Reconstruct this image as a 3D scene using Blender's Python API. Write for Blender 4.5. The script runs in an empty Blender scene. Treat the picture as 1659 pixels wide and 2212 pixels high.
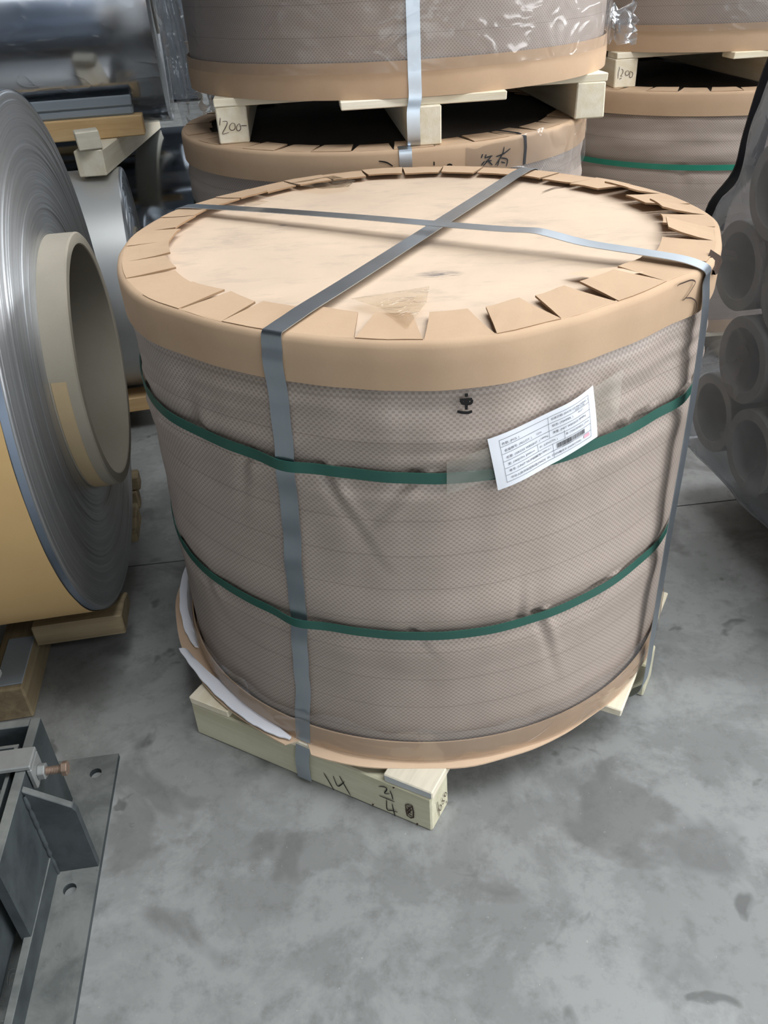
import bpy, bmesh, math, random
from mathutils import Vector, Matrix, noise

random.seed(7)
SC = bpy.context.scene
COL = SC.collection
PI = math.pi
R_ = math.radians

# ------------------------------------------------------------------ camera
cam_d = bpy.data.cameras.new('camera')
cam = bpy.data.objects.new('camera', cam_d)
COL.objects.link(cam)
cam_d.sensor_fit = 'HORIZONTAL'
cam_d.sensor_width = 36.0
cam_d.lens = 39.007
cam_d.clip_start = 0.02
cam_d.clip_end = 100
_r = Vector((0.998292, -0.032272, -0.048696))
_u = Vector((0.058419, 0.551480, 0.832140))
_f = Vector((0.0, 0.833563, -0.552424))
cam.matrix_world = Matrix(((_r.x, _u.x, -_f.x, 0), (_r.y, _u.y, -_f.y, 0), (_r.z, _u.z, -_f.z, 1.316943), (0, 0, 0, 1)))
SC.camera = cam

# ------------------------------------------------------------------ world, light, exposure
SC.view_settings.view_transform = 'Standard'
SC.view_settings.look = 'None'
SC.view_settings.gamma = 1.0
SC.view_settings.use_curve_mapping = False
SC.view_settings.exposure = 0.08
world = bpy.data.worlds.new('world')
SC.world = world
world.use_nodes = True
world.node_tree.nodes['Background'].inputs[0].default_value = (0.72, 0.8, 0.9, 1)
world.node_tree.nodes['Background'].inputs[1].default_value = 0.25
SKYLIGHT = 9.0       # roof lights
WINDOW = 15.0         # window band in the right-hand wall
FRONT_FILL = 2.8           # added glowing door behind the camera, for front fill and reflections
SC.cycles.max_bounces = 7
SC.cycles.use_adaptive_sampling = True
SC.cycles.adaptive_threshold = 0.03
SC.cycles.use_light_tree = False
SC.cycles.diffuse_bounces = 3
SC.cycles.glossy_bounces = 3
SC.cycles.transparent_max_bounces = 8


# ------------------------------------------------------------------ material helpers
def srgb(r, g, b):
    def c(v):
        v /= 255.0
        return v / 12.92 if v <= 0.04045 else ((v + 0.055) / 1.055) ** 2.4
    return (c(r), c(g), c(b), 1.0)


class NT:
    def __init__(s, name):
        s.m = bpy.data.materials.new(name)
        s.m.use_nodes = True
        s.t = s.m.node_tree
        s.n = s.t.nodes
        s.out = s.n['Material Output']
        s.p = s.n['Principled BSDF']

    def new(s, typ, **kw):
        nd = s.n.new(typ)
        for k, v in kw.items():
            setattr(nd, k, v)
        return nd

    def link(s, a, b):
        s.t.links.new(a, b)

    def val(s, sock, v):
        if hasattr(v, 'is_output'):
            s.link(v, sock)
        else:
            sock.default_value = v

    def math(s, op, a, b=None, c=None, clamp=False):
        nd = s.new('ShaderNodeMath', operation=op)
        nd.use_clamp = clamp
        s.val(nd.inputs[0], a)
        if b is not None:
            s.val(nd.inputs[1], b)
        if c is not None:
            s.val(nd.inputs[2], c)
        return nd.outputs[0]

    def mix(s, fac, a, b, blend='MIX'):
        nd = s.new('ShaderNodeMix', data_type='RGBA', blend_type=blend)
        s.val(nd.inputs[0], fac)
        s.val(nd.inputs[6], a)
        s.val(nd.inputs[7], b)
        return nd.outputs[2]

    def coord(s, which='Object'):
        return s.new('ShaderNodeTexCoord').outputs[which]

    def mapping(s, vec, scale=(1, 1, 1), loc=(0, 0, 0), rot=(0, 0, 0)):
        nd = s.new('ShaderNodeMapping')
        s.link(vec, nd.inputs[0])
        nd.inputs[1].default_value = loc
        nd.inputs[2].default_value = rot
        nd.inputs[3].default_value = scale
        return nd.outputs[0]

    def noise(s, vec, scale, detail=4, rough=0.55, dist=0.0, out=0):
        nd = s.new('ShaderNodeTexNoise')
        s.link(vec, nd.inputs['Vector'])
        nd.inputs['Scale'].default_value = scale
        nd.inputs['Detail'].default_value = detail
        nd.inputs['Roughness'].default_value = rough
        nd.inputs['Distortion'].default_value = dist
        return nd.outputs[out]

    def ramp(s, fac, stops, interp='LINEAR'):
        nd = s.new('ShaderNodeValToRGB')
        nd.color_ramp.interpolation = interp
        e = nd.color_ramp.elements
        while len(e) < len(stops):
            e.new(0.5)
        for el, (pos, c) in zip(e, stops):
            el.position = pos
            el.color = c if len(c) == 4 else (c[0], c[1], c[2], 1)
        s.link(fac, nd.inputs[0])
        return nd.outputs[0]

    def bump(s, h, strength=0.3, dist=0.002):
        nd = s.new('ShaderNodeBump')
        nd.inputs['Strength'].default_value = strength
        nd.inputs['Distance'].default_value = dist
        s.link(h, nd.inputs['Height'])
        s.link(nd.outputs[0], s.p.inputs['Normal'])
        return nd

    def set(s, base=None, rough=None, metal=None, spec=None):
        if base is not None:
            s.val(s.p.inputs['Base Color'], base)
        if rough is not None:
            s.val(s.p.inputs['Roughness'], rough)
        if metal is not None:
            s.p.inputs['Metallic'].default_value = metal
        if spec is not None:
            s.p.inputs['Specular IOR Level'].default_value = spec
        return s.m


def g(v):
    return (v, v, v, 1)


def m_plain(name, col, rough=0.6, metal=0.0, spec=0.4):
    t = NT(name)
    n = t.noise(t.coord(), 30, 3)
    c = t.mix(t.math('MULTIPLY', n, 0.35), col, tuple(x * 0.7 for x in col[:3]) + (1,))
    return t.set(c, rough, metal, spec)


def m_card(name, col, dark, mott=1.0):
    t = NT(name)
    o = t.coord()
    n1 = t.noise(o, 6, 5, 0.6)
    n2 = t.noise(t.mapping(o, (300, 300, 300)), 1, 2)
    f = t.math('MULTIPLY', t.ramp(n1, [(0.38, g(0)), (0.72, g(1))]), 0.35 * mott)
    c = t.mix(f, col, dark)
    c = t.mix(t.math('MULTIPLY', n2, 0.22), c, dark)
    t.bump(n2, 0.12, 0.0006)
    return t.set(c, 0.82, 0, 0.2)


def m_lid(name, spots):
    t = NT(name)
    o = t.coord()
    base, dark = srgb(214, 190, 166), srgb(192, 171, 152)
    n1 = t.noise(o, 5, 6, 0.62, 0.6)
    c = t.mix(t.math('MULTIPLY', t.ramp(n1, [(0.42, g(0)), (0.75, g(1))]), 0.6), base, dark)
    n3 = t.noise(t.mapping(o, (9, 22, 9), rot=(0, 0, 0.5)), 1, 6, 0.7)
    c = t.mix(t.math('MULTIPLY', t.ramp(n3, [(0.52, g(0)), (0.74, g(1))]), 0.5), c, srgb(166, 150, 138))
    sep = t.new('ShaderNodeSeparateXYZ')
    t.link(o, sep.inputs[0])
    nn = t.noise(t.mapping(o, (40, 160, 40)), 1, 5, 0.7)
    for (sx, sy, ax, ay, amt) in spots:
        dx = t.math('DIVIDE', t.math('SUBTRACT', sep.outputs[0], sx), ax)
        dy = t.math('DIVIDE', t.math('SUBTRACT', sep.outputs[1], sy), ay)
        d = t.math('SQRT', t.math('ADD', t.math('MULTIPLY', dx, dx), t.math('MULTIPLY', dy, dy)))
        mk = t.math('SUBTRACT', 1.0, d, clamp=True)
        mk = t.math('MULTIPLY', mk, t.math('MULTIPLY', t.ramp(nn, [(0.35, g(0)), (0.6, g(1))]), amt * 2), clamp=True)
        c = t.mix(mk, c, srgb(112, 106, 104))
    n2 = t.noise(t.mapping(o, (260, 260, 260)), 1, 2)
    t.bump(n2, 0.1, 0.0005)
    return t.set(c, 0.75, 0, 0.25)


def m_fabric(name, col, dot, px=0.0088, py=0.0042):
    t = NT(name)
    uv = t.coord('UV')
    sep = t.new('ShaderNodeSeparateXYZ')
    t.link(uv, sep.inputs[0])
    wob = t.noise(uv, 9, 3)
    row = t.math('ADD', t.math('DIVIDE', sep.outputs[1], py), t.math('MULTIPLY', wob, 1.2))
    shift = t.math('MULTIPLY', t.math('FLOORED_MODULO', t.math('FLOOR', row), 2.0), 0.5)
    a = t.math('FRACT', t.math('ADD', t.math('DIVIDE', sep.outputs[0], px), shift))
    dx = t.math('ABSOLUTE', t.math('SUBTRACT', a, 0.5))
    dy = t.math('ABSOLUTE', t.math('SUBTRACT', t.math('FRACT', row), 0.5))
    m = t.math('MULTIPLY', t.math('LESS_THAN', dx, 0.25), t.math('LESS_THAN', dy, 0.4))
    # fine tape threads between the dots
    vt = t.math('LESS_THAN', t.math('FRACT', t.math('MULTIPLY', a, 4.0)), 0.22)
    big = t.noise(t.mapping(uv, (6, 26, 1)), 1, 5, 0.6)
    big2 = t.noise(uv, 3.2, 4, 0.6)
    c = t.mix(t.math('MULTIPLY', t.ramp(big, [(0.35, g(0)), (0.7, g(1))]), 0.38), col, tuple(x * 0.72 for x in col[:3]) + (1,))
    c = t.mix(t.math('MULTIPLY', t.ramp(big2, [(0.4, g(0)), (0.7, g(1))]), 0.25), c, tuple(x * 0.8 for x in col[:3]) + (1,))
    # seams of the woven strips, every 66 mm
    sm = t.math('LESS_THAN', t.math('FRACT', t.math('DIVIDE', t.math('ADD', sep.outputs[1], t.math('MULTIPLY', wob, 0.006)), 0.066)), 0.035)
    c = t.mix(t.math('MULTIPLY', sm, 0.3), c, dot)
    c = t.mix(t.math('MULTIPLY', vt, 0.1), c, dot)
    c = t.mix(t.math('MULTIPLY', m, 0.45), c, dot)
    h = t.math('SUBTRACT', t.math('MULTIPLY', big, 3.0), m)
    t.bump(h, 0.25, 0.0012)
    return t.set(c, 0.48, 0, 0.45)


def m_wood(name, col, dark, rough=0.75):
    t = NT(name)
    o = t.coord()
    rnd = t.new('ShaderNodeObjectInfo').outputs['Random']
    off = t.new('ShaderNodeCombineXYZ')
    t.link(t.math('MULTIPLY', rnd, 17.0), off.inputs[0])
    t.link(t.math('MULTIPLY', rnd, 5.0), off.inputs[1])
    add = t.new('ShaderNodeVectorMath', operation='ADD')
    t.link(o, add.inputs[0])
    t.link(off.outputs[0], add.inputs[1])
    v = add.outputs[0]
    n1 = t.noise(t.mapping(v, (2.2, 34, 34)), 1, 5, 0.6, 0.4)
    n2 = t.noise(t.mapping(v, (14, 320, 320)), 1, 3, 0.6)
    n3 = t.noise(v, 7, 4, 0.6)
    c = t.mix(t.ramp(n1, [(0.36, g(0)), (0.68, g(1))]), col, dark)
    c = t.mix(t.math('MULTIPLY', n2, 0.3), c, tuple(x * 0.75 for x in dark[:3]) + (1,))
    c = t.mix(t.math('MULTIPLY', t.ramp(n3, [(0.5, g(0)), (0.8, g(1))]), 0.35), c, tuple(x * 0.7 for x in dark[:3]) + (1,))
    c = t.mix(t.math('MULTIPLY', rnd, 0.25), c, dark)
    t.bump(n2, 0.35, 0.0012)
    return t.set(c, rough, 0, 0.25)


def m_metal(name, col, rough=0.3, aniso=0.0, tang_axis='X', streak=(3, 200, 200), var=0.25, metal=1.0):
    t = NT(name)
    o = t.coord()
    n1 = t.noise(t.mapping(o, streak), 1, 4, 0.6)
    n2 = t.noise(o, 6, 4, 0.6)
    c = t.mix(t.math('MULTIPLY', n1, var * 1.6), col, tuple(x * 0.45 for x in col[:3]) + (1,))
    r = t.math('ADD', t.math('MULTIPLY', n2, 0.16), rough - 0.08)
    if aniso:
        tg = t.new('ShaderNodeTangent', direction_type='RADIAL', axis=tang_axis)
        t.link(tg.outputs[0], t.p.inputs['Tangent'])
        t.p.inputs['Anisotropic'].default_value = aniso
    t.bump(n1, 0.06, 0.0008)
    return t.set(c, r, metal, 0.5)


def m_face(name, col):
    """wound strip edges: concentric rings about the local X axis"""
    t = NT(name)
    o = t.coord()
    sep = t.new('ShaderNodeSeparateXYZ')
    t.link(o, sep.inputs[0])
    rr = t.math('SQRT', t.math('ADD', t.math('MULTIPLY', sep.outputs[1], sep.outputs[1]), t.math('MULTIPLY', sep.outputs[2], sep.outputs[2])))
    cmb = t.new('ShaderNodeCombineXYZ')
    t.link(rr, cmb.inputs[0])
    n1 = t.noise(t.mapping(cmb.outputs[0], (420, 1, 1)), 1, 4, 0.65)
    n2 = t.noise(t.mapping(cmb.outputs[0], (45, 1, 1)), 1, 4, 0.6)
    c = t.mix(t.ramp(n1, [(0.35, g(0)), (0.7, g(1))]), col, tuple(x * 0.72 for x in col[:3]) + (1,))
    c = t.mix(t.math('MULTIPLY', t.ramp(n2, [(0.45, g(0)), (0.65, g(1))]), 0.4), c, tuple(x * 0.5 for x in col[:3]) + (1,))
    tg = t.new('ShaderNodeTangent', direction_type='RADIAL', axis='X')
    t.link(tg.outputs[0], t.p.inputs['Tangent'])
    t.p.inputs['Anisotropic'].default_value = 0.8
    t.p.inputs['Anisotropic Rotation'].default_value = 0.25
    t.bump(t.math('ADD', n1, t.math('MULTIPLY', n2, 1.0)), 0.2, 0.0008)
    return t.set(c, 0.38, 0.92, 0.5)


def m_film(name, haze=0.1, haze_col=(0.75, 0.78, 0.82, 1), gloss=0.16, rough=0.09, scale=14, tint=(1, 1, 1, 1), bstr=0.5, h0=0.3):
    t = NT(name)
    t.n.remove(t.p)
    o = t.coord()
    tr = t.new('ShaderNodeBsdfTransparent')
    tr.inputs[0].default_value = tint
    gl = t.new('ShaderNodeBsdfGlossy')
    gl.inputs['Roughness'].default_value = rough
    df = t.new('ShaderNodeBsdfDiffuse')
    df.inputs[0].default_value = haze_col
    n = t.noise(t.mapping(o, (1, 1, 1.6)), scale, 2, 0.5, 0.6)
    rid = t.math('POWER', t.math('SUBTRACT', 1.0, t.math('ABSOLUTE', t.math('MULTIPLY_ADD', n, 4.0, -2.0)), clamp=True), 5.0)
    bp = t.new('ShaderNodeBump')
    bp.inputs['Strength'].default_value = bstr
    bp.inputs['Distance'].default_value = 0.004
    t.link(t.math('ADD', rid, n), bp.inputs['Height'])
    t.link(bp.outputs[0], gl.inputs['Normal'])
    fr = t.new('ShaderNodeFresnel')
    fr.inputs[0].default_value = 1.4
    t.link(bp.outputs[0], fr.inputs['Normal'])
    m1 = t.new('ShaderNodeMixShader')
    t.link(t.math('MULTIPLY', t.ramp(n, [(0.3, g(h0)), (0.75, g(1))]), haze), m1.inputs[0])
    t.link(tr.outputs[0], m1.inputs[1])
    t.link(df.outputs[0], m1.inputs[2])
    m2 = t.new('ShaderNodeMixShader')
    t.link(t.math('MULTIPLY_ADD', fr.outputs[0], 0.5, gloss * 0.2, clamp=True), m2.inputs[0])
    t.link(m1.outputs[0], m2.inputs[1])
    t.link(gl.outputs[0], m2.inputs[2])
    t.link(m2.outputs[0], t.out.inputs[0])
    return t.m


def m_concrete(name):
    t = NT(name)
    o = t.coord()
    n1 = t.noise(o, 0.9, 4, 0.62, 0.5)
    n2 = t.noise(o, 5.0, 6, 0.68, 0.3)
    n3 = t.noise(o, 24, 4, 0.7)
    n4 = t.noise(o, 3.4, 4, 0.55, 0.6)
    n5 = t.noise(t.mapping(o, (1, 1, 1), (4.7, 2.2, 0)), 9, 3, 0.55, 0.4)
    c = t.mix(t.ramp(n1, [(0.35, g(0)), (0.68, g(1))]), srgb(140, 141, 139), srgb(118, 119, 117))
    c = t.mix(t.math('MULTIPLY', t.ramp(n2, [(0.46, g(0)), (0.56, g(1))]), 0.55), c, srgb(158, 159, 157))
    c = t.mix(t.math('MULTIPLY', t.ramp(n4, [(0.57, g(0)), (0.63, g(1))]), 0.6), c, srgb(100, 100, 98))
    c = t.mix(t.math('MULTIPLY', t.ramp(n5, [(0.66, g(0)), (0.71, g(1))]), 0.7), c, srgb(84, 84, 82))
    c = t.mix(t.math('MULTIPLY', t.ramp(n3, [(0.5, g(0)), (0.72, g(1))]), 0.4), c, srgb(92, 92, 90))
    sp = t.noise(o, 140, 2, 0.6)
    c = t.mix(t.math('MULTIPLY', t.ramp(sp, [(0.72, g(0)), (0.78, g(1))]), 0.45), c, srgb(206, 206, 202))
    t.bump(n3, 0.12, 0.002)
    r = t.math('ADD', t.math('MULTIPLY', n2, 0.3), 0.42)
    return t.set(c, r, 0, 0.35)


def m_steel_paint(name):
    t = NT(name)
    o = t.coord()
    n1 = t.noise(o, 12, 6, 0.65, 0.5)
    n2 = t.noise(o, 60, 4, 0.7)
    geo = t.new('ShaderNodeNewGeometry')
    sep = t.new('ShaderNodeSeparateXYZ')
    t.link(geo.outputs['Normal'], sep.inputs[0])
    up = t.ramp(sep.outputs[2], [(0.4, g(0)), (0.9, g(1))])        # settled dust on upward faces
    c = t.mix(t.ramp(n1, [(0.4, g(0)), (0.65, g(1))]), srgb(66, 72, 74), srgb(48, 54, 56))
    dust = t.math('MULTIPLY', up, t.ramp(n1, [(0.3, g(1)), (0.62, g(0.45))]))
    c = t.mix(dust, c, srgb(128, 130, 126))
    c = t.mix(t.math('MULTIPLY', t.ramp(n2, [(0.6, g(0)), (0.75, g(1))]), 0.4), c, srgb(58, 58, 54))
    t.bump(n2, 0.2, 0.001)
    return t.set(c, 0.55, 0.1, 0.4)


def m_emit(name, col, strength):
    t = NT(name)
    t.n.remove(t.p)
    e = t.new('ShaderNodeEmission')
    e.inputs[0].default_value = col
    e.inputs[1].default_value = strength
    t.link(e.outputs[0], t.out.inputs[0])
    return t.m


M = {}
M['card'] = m_card('cardboard', srgb(196, 167, 138), srgb(172, 142, 114))
M['card_pale'] = m_card('kraft_sheet', srgb(216, 188, 160), srgb(196, 167, 140))
M['card_shade'] = m_card('lid_painted_shade', srgb(84, 76, 70), srgb(60, 54, 50))  # lid toned dark to stand for the deep shade under the upper pallet
M['hole'] = m_card('torn_hole', srgb(70, 56, 46), srgb(40, 32, 28))
M['card_edge'] = m_card('torn_cardboard', srgb(160, 130, 100), srgb(110, 86, 64))
M['fabric'] = m_fabric('woven_wrap', srgb(183, 168, 157), srgb(112, 98, 88))
M['lid'] = m_lid('lid_sheet', [(0.028, -0.243, 0.042, 0.020, 0.75), (-0.075, -0.47, 0.03, 0.02, 0.6), (-0.24, 0.10, 0.012, 0.008, 0.8), (-0.33, 0.02, 0.08, 0.06, 0.18), (0.17, 0.02, 0.06, 0.05, 0.18), (0.02, -0.05, 0.09, 0.07, 0.14)])
M['wood'] = m_wood('pine', srgb(248, 240, 222), srgb(230, 216, 186))
M['wood_green'] = m_wood('grey_pine', srgb(216, 211, 186), srgb(192, 186, 158))
M['wood_pale'] = m_wood('pale_board', srgb(236, 226, 204), srgb(205, 196, 178))
M['wood_warm'] = m_wood('warm_pine', srgb(226, 194, 146), srgb(204, 166, 116))
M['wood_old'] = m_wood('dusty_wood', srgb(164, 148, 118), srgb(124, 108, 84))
M['wood_end'] = m_card('sawn_end', srgb(196, 198, 198), srgb(160, 160, 158))
M['steel'] = m_metal('steel_strap', srgb(200, 209, 218), 0.36, 0, streak=(14, 14, 3), var=0.3)
M['green'] = m_plain('green_strap', srgb(42, 92, 80), 0.35, 0, 0.5)
M['green_bright'] = m_plain('bright_green_strap', srgb(40, 132, 108), 0.35, 0, 0.5)
M['foam'] = m_card('white_foam', srgb(236, 236, 242), srgb(214, 214, 222), 0.5)
M['foam_grey'] = m_card('grey_foam', srgb(146, 154, 160), srgb(122, 130, 138), 0.5)
M['paper'] = m_plain('label_paper', srgb(244, 246, 252), 0.55, 0, 0.3)
M['ink'] = m_plain('black_marker', srgb(22, 20, 20), 0.5, 0, 0.3)
M['ink_brown'] = m_plain('thin_marker', srgb(70, 54, 48), 0.6, 0, 0.2)
M['print'] = m_plain('label_print', srgb(60, 60, 70), 0.6, 0, 0.2)
M['stamp'] = m_plain('pink_stamp', srgb(246, 190, 205), 0.6, 0, 0.2)
M['film'] = m_film('stretch_film', 0.05, gloss=0.15, rough=0.2, scale=7)
M['film_foot'] = m_film('tight_film', 0.05, gloss=0.4, rough=0.14, scale=7, bstr=0.7)
M['film_thick'] = m_film('loose_film', 0.42, (0.6, 0.66, 0.74, 1), 0.4, 0.12, 9)
M['film_grey'] = m_film('dusty_film', 0.46, (0.30, 0.32, 0.36, 1), 0.1, 0.32, 5, (0.9, 0.91, 0.94, 1), 0.35, 0.6)
M['tape'] = m_film('clear_tape', 0.08, (0.8, 0.72, 0.6, 1), 0.25, 0.12, 26, (0.97, 0.94, 0.88, 1), 0.4)
M['tape_hazy'] = m_film('hazy_tape', 0.3, (0.72, 0.7, 0.64, 1), 0.12, 0.3, 16, (0.95, 0.94, 0.9, 1), 0.3)
M['alu_face'] = m_face('strip_edges', srgb(206, 209, 212))
M['alu'] = m_metal('aluminium_sheet', srgb(205, 208, 212), 0.26, 0.5, 'X', (2, 60, 60), 0.15)
M['alu_bright'] = m_metal('bright_aluminium', srgb(208, 212, 220), 0.14, 0.55, 'X', (1, 30, 30), 0.1)
M['alu_dark'] = m_metal('shaded_aluminium', srgb(170, 176, 184), 0.12, 0.4, 'X', (1, 30, 30), 0.1)  # aluminium darkened in colour for the shade below the upper coil
M['alu_dull'] = m_metal('dull_aluminium', srgb(206, 206, 204), 0.42, 0.3, 'X', (2, 20, 20), 0.1, metal=0.75)
M['alu_blue'] = m_metal('sheet_rim', srgb(160, 172, 190), 0.35, 0.3, 'X', (2, 20, 20), 0.15)
M['kraft'] = m_card('kraft_wrap', srgb(188, 157, 110), srgb(170, 139, 94), 0.8)
M['core'] = m_card('paper_core', srgb(148, 141, 128), srgb(122, 113, 98))
M['core_tan'] = m_card('core_tape', srgb(172, 152, 120), srgb(146, 126, 98))
M['tube'] = m_card('grey_tube', srgb(190, 187, 180), srgb(166, 163, 156))
M['black'] = m_plain('black_sheet', srgb(34, 34, 38), 0.6, 0, 0.3)
M['concrete'] = m_concrete('concrete')
M['subfloor'] = m_plain('joint_filler', srgb(60, 60, 58), 0.9)
M['paint'] = m_steel_paint('dark_painted_steel')
M['rust'] = m_metal('rusty_bolt', srgb(150, 128, 112), 0.55, 0, streak=(60, 60, 60), var=0.5, metal=0.5)
M['zinc'] = m_metal('dusty_zinc', srgb(150, 152, 150), 0.55, 0, streak=(60, 60, 60), var=0.3, metal=0.4)
M['wall'] = m_plain('wall_paint', srgb(70, 76, 82), 0.8)
M['wall_light'] = m_plain('light_wall_paint', srgb(150, 156, 162), 0.8)  # paler tone added so the unseen near wall brightens the upper coil's reflection
M['roof'] = m_plain('roof_sheet', srgb(62, 68, 74), 0.7)
M['skylight'] = m_emit('skylight_panel', (0.93, 0.97, 1.0, 1), SKYLIGHT)
M['panel'] = m_emit('front_fill_glow', (0.9, 0.96, 1.0, 1), FRONT_FILL)
M['window'] = m_emit('window_light', (0.97, 0.98, 1.0, 1), WINDOW)


# ------------------------------------------------------------------ mesh helpers
def obj(name, me, mat, parent=None, loc=None, rotz=None):
    o = bpy.data.objects.new(name, me)
    COL.objects.link(o)
    if mat is not None and len(me.materials) == 0:
        me.materials.append(M[mat] if isinstance(mat, str) else mat)
    if parent is not None:
        o.parent = parent
    if loc is not None:
        o.location = loc
    if rotz is not None:
        o.rotation_euler = (0, 0, rotz)
    return o


def thing(name, label, cat, loc=(0, 0, 0), rotz=0.0, group=None, kind=None):
    o = bpy.data.objects.new(name, None)
    COL.objects.link(o)
    o.empty_display_size = 0.1
    o.location = loc
    o.rotation_euler = (0, 0, rotz)
    return tag(o, label, cat, group, kind)


def tag(o, label, cat=None, group=None, kind=None):
    o['label'] = label
    if cat:
        o['category'] = cat
    if group:
        o['group'] = group
    if kind:
        o['kind'] = kind
    return o


def mk(verts, faces, uvs=None, smooth=False, name='mesh'):
    me = bpy.data.meshes.new(name)
    me.from_pydata([tuple(v) for v in verts], [], faces)
    if uvs is not None:
        uvl = me.uv_layers.new(name='UVMap')
        flat = []
        for lp in me.loops:
            flat.extend(uvs[lp.vertex_index])
        uvl.data.foreach_set('uv', flat)
    if smooth:
        me.polygons.foreach_set('use_smooth', [True] * len(me.polygons))
    me.update()
    return me


def box(sx, sy, sz, bev=0.0015, c=(0, 0, 0), jitter=0.0, seg=1):
    bm = bmesh.new()
    bmesh.ops.create_cube(bm, size=1.0)
    for v in bm.verts:
        v.co = Vector((v.co.x * sx + c[0], v.co.y * sy + c[1], v.co.z * sz + c[2]))
        if jitter:
            v.co += Vector((random.uniform(-1, 1), random.uniform(-1, 1), random.uniform(-.3, .3))) * jitter
    if bev:
        bmesh.ops.bevel(bm, geom=list(bm.edges), offset=bev, segments=seg, affect='EDGES', profile=0.5)
    me = bpy.data.meshes.new('box')
    bm.to_mesh(me)
    bm.free()
    return me


def prism(poly, z0, z1, bev=0.0):
    n = len(poly)
    bm = bmesh.new()
    lo = [bm.verts.new((x, y, z0)) for x, y in poly]
    hi = [bm.verts.new((x, y, z1)) for x, y in poly]
    bm.faces.new(list(reversed(lo)))
    bm.faces.new(hi)
    for i in range(n):
        bm.faces.new((lo[i], lo[(i + 1) % n], hi[(i + 1) % n], hi[i]))
    bmesh.ops.recalc_face_normals(bm, faces=list(bm.faces))
    if bev:
        bmesh.ops.bevel(bm, geom=list(bm.edges), offset=bev, segments=1, affect='EDGES')
    me = bpy.data.meshes.new('prism')
    bm.to_mesh(me)
    bm.free()
    return me


def lathe(profile, n=96, rfun=None, axis='Z', closed=False, smooth=True):
    """profile: list of (r, z); rfun(theta, r, z) -> r.  axis 'X' puts z along X"""
    verts, faces, uvs = [], [], []
    m = len(profile)
    for i in range(n + 1):
        th = -PI + 2 * PI * i / n
        ct, st = math.cos(th), math.sin(th)
        for (r, z) in profile:
            rr = rfun(th, r, z) if rfun else r
            if axis == 'Z':
                verts.append((rr * ct, rr * st, z))
            else:
                verts.append((z, rr * ct, rr * st))
            uvs.append((th * max(r, 0.01), z))
    for i in range(n):
        for j in range(m if closed else m - 1):
            a = i * m + j
            b = i * m + (j + 1) % m
            c = (i + 1) * m + (j + 1) % m
            d = (i + 1) * m + j
            faces.append((a, d, c, b) if axis == 'Z' else (a, d, c, b))
    me = mk(verts, faces, uvs, smooth)
    bm = bmesh.new()
    bm.from_mesh(me)
    bmesh.ops.remove_doubles(bm, verts=list(bm.verts), dist=1e-6)
    bm.to_mesh(me)
    bm.free()
    return me


def recalc(me, inside=False):
    bm = bmesh.new()
    bm.from_mesh(me)
    bmesh.ops.recalc_face_normals(bm, faces=list(bm.faces))
    if inside:
        bmesh.ops.reverse_faces(bm, faces=list(bm.faces))
    bm.to_mesh(me)
    bm.free()
    return me


def auto_smooth(me, ang=35):
    bm = bmesh.new()
    bm.from_mesh(me)
    for f in bm.faces:
        f.smooth = True
    for e in bm.edges:
        if len(e.link_faces) == 2 and e.calc_face_angle(0) > R_(ang):
            e.smooth = False
    bm.to_mesh(me)
    bm.free()
    return me


def ribbon(pts, widths, thick=0.001, smooth=True):
    """pts: centre line; widths: width vectors (half) per point; gives a flat band with thickness along the normal"""
    verts, faces = [], []
    n = len(pts)
    for i in range(n):
        p = Vector(pts[i])
        a = Vector(pts[max(i - 1, 0)])
        b = Vector(pts[min(i + 1, n - 1)])
        t = (b - a).normalized()
        w = Vector(widths[i])
        nn = t.cross(w).normalized() * thick
        verts += [p - w, p + w, p + w + nn, p - w + nn]
    for i in range(n - 1):
        a, b = 4 * i, 4 * (i + 1)
        for k in range(4):
            faces.append((a + k, a + (k + 1) % 4, b + (k + 1) % 4, b + k))
    faces.append((3, 2, 1, 0))
    e = 4 * (n - 1)
    faces.append((e, e + 1, e + 2, e + 3))
    me = recalc(mk(verts, faces))
    return auto_smooth(me, 40) if smooth else me


def catmull(pts, sub=6):
    out = []
    P = [Vector(p) for p in pts]
    n = len(P)
    for i in range(n - 1):
        p0, p1, p2, p3 = P[max(i - 1, 0)], P[i], P[i + 1], P[min(i + 2, n - 1)]
        for k in range(sub):
            t = k / sub
            out.append(0.5 * ((2 * p1) + (p2 - p0) * t + (2 * p0 - 5 * p1 + 4 * p2 - p3) * t * t + (3 * p1 - p0 - 3 * p2 + p3) * t ** 3))
    out.append(P[-1])
    return out


def strokes(polys, fn, width, sub=5, taper=0.55, lift=0.0006):
    """handwritten strokes on a surface; fn((s,t)) -> (point, normal)"""
    verts, faces = [], []
    for pl in polys:
        pts2 = catmull([(a, b, 0) for a, b in pl], sub)
        P = [fn((q.x, q.y)) for q in pts2]
        n = len(P)
        base = len(verts)
        for i in range(n):
            p, nn = P[i]
            t = (P[min(i + 1, n - 1)][0] - P[max(i - 1, 0)][0])
            if t.length < 1e-9:
                t = Vector((0, 0, 1))
            side = t.normalized().cross(nn).normalized()
            f = i / max(n - 1, 1)
            w = width * 0.5 * (1 - (1 - taper) * abs(2 * f - 1) ** 3)
            q = p + nn * lift
            verts += [q - side * w, q + side * w]
        for i in range(n - 1):
            a = base + 2 * i
            faces.append((a, a + 1, a + 3, a + 2))
    return mk(verts, faces)


def write(groups, polys, fn, width, mat, parent, conv=None, **kw):
    """one object per written character; groups = list of stroke index lists"""
    for gi in groups:
        pl = [polys[i] for i in gi]
        if conv:
            pl = [[conv(q) for q in st] for st in pl]
        obj('written_character', strokes(pl, fn, width, **kw), mat, parent)


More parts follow.
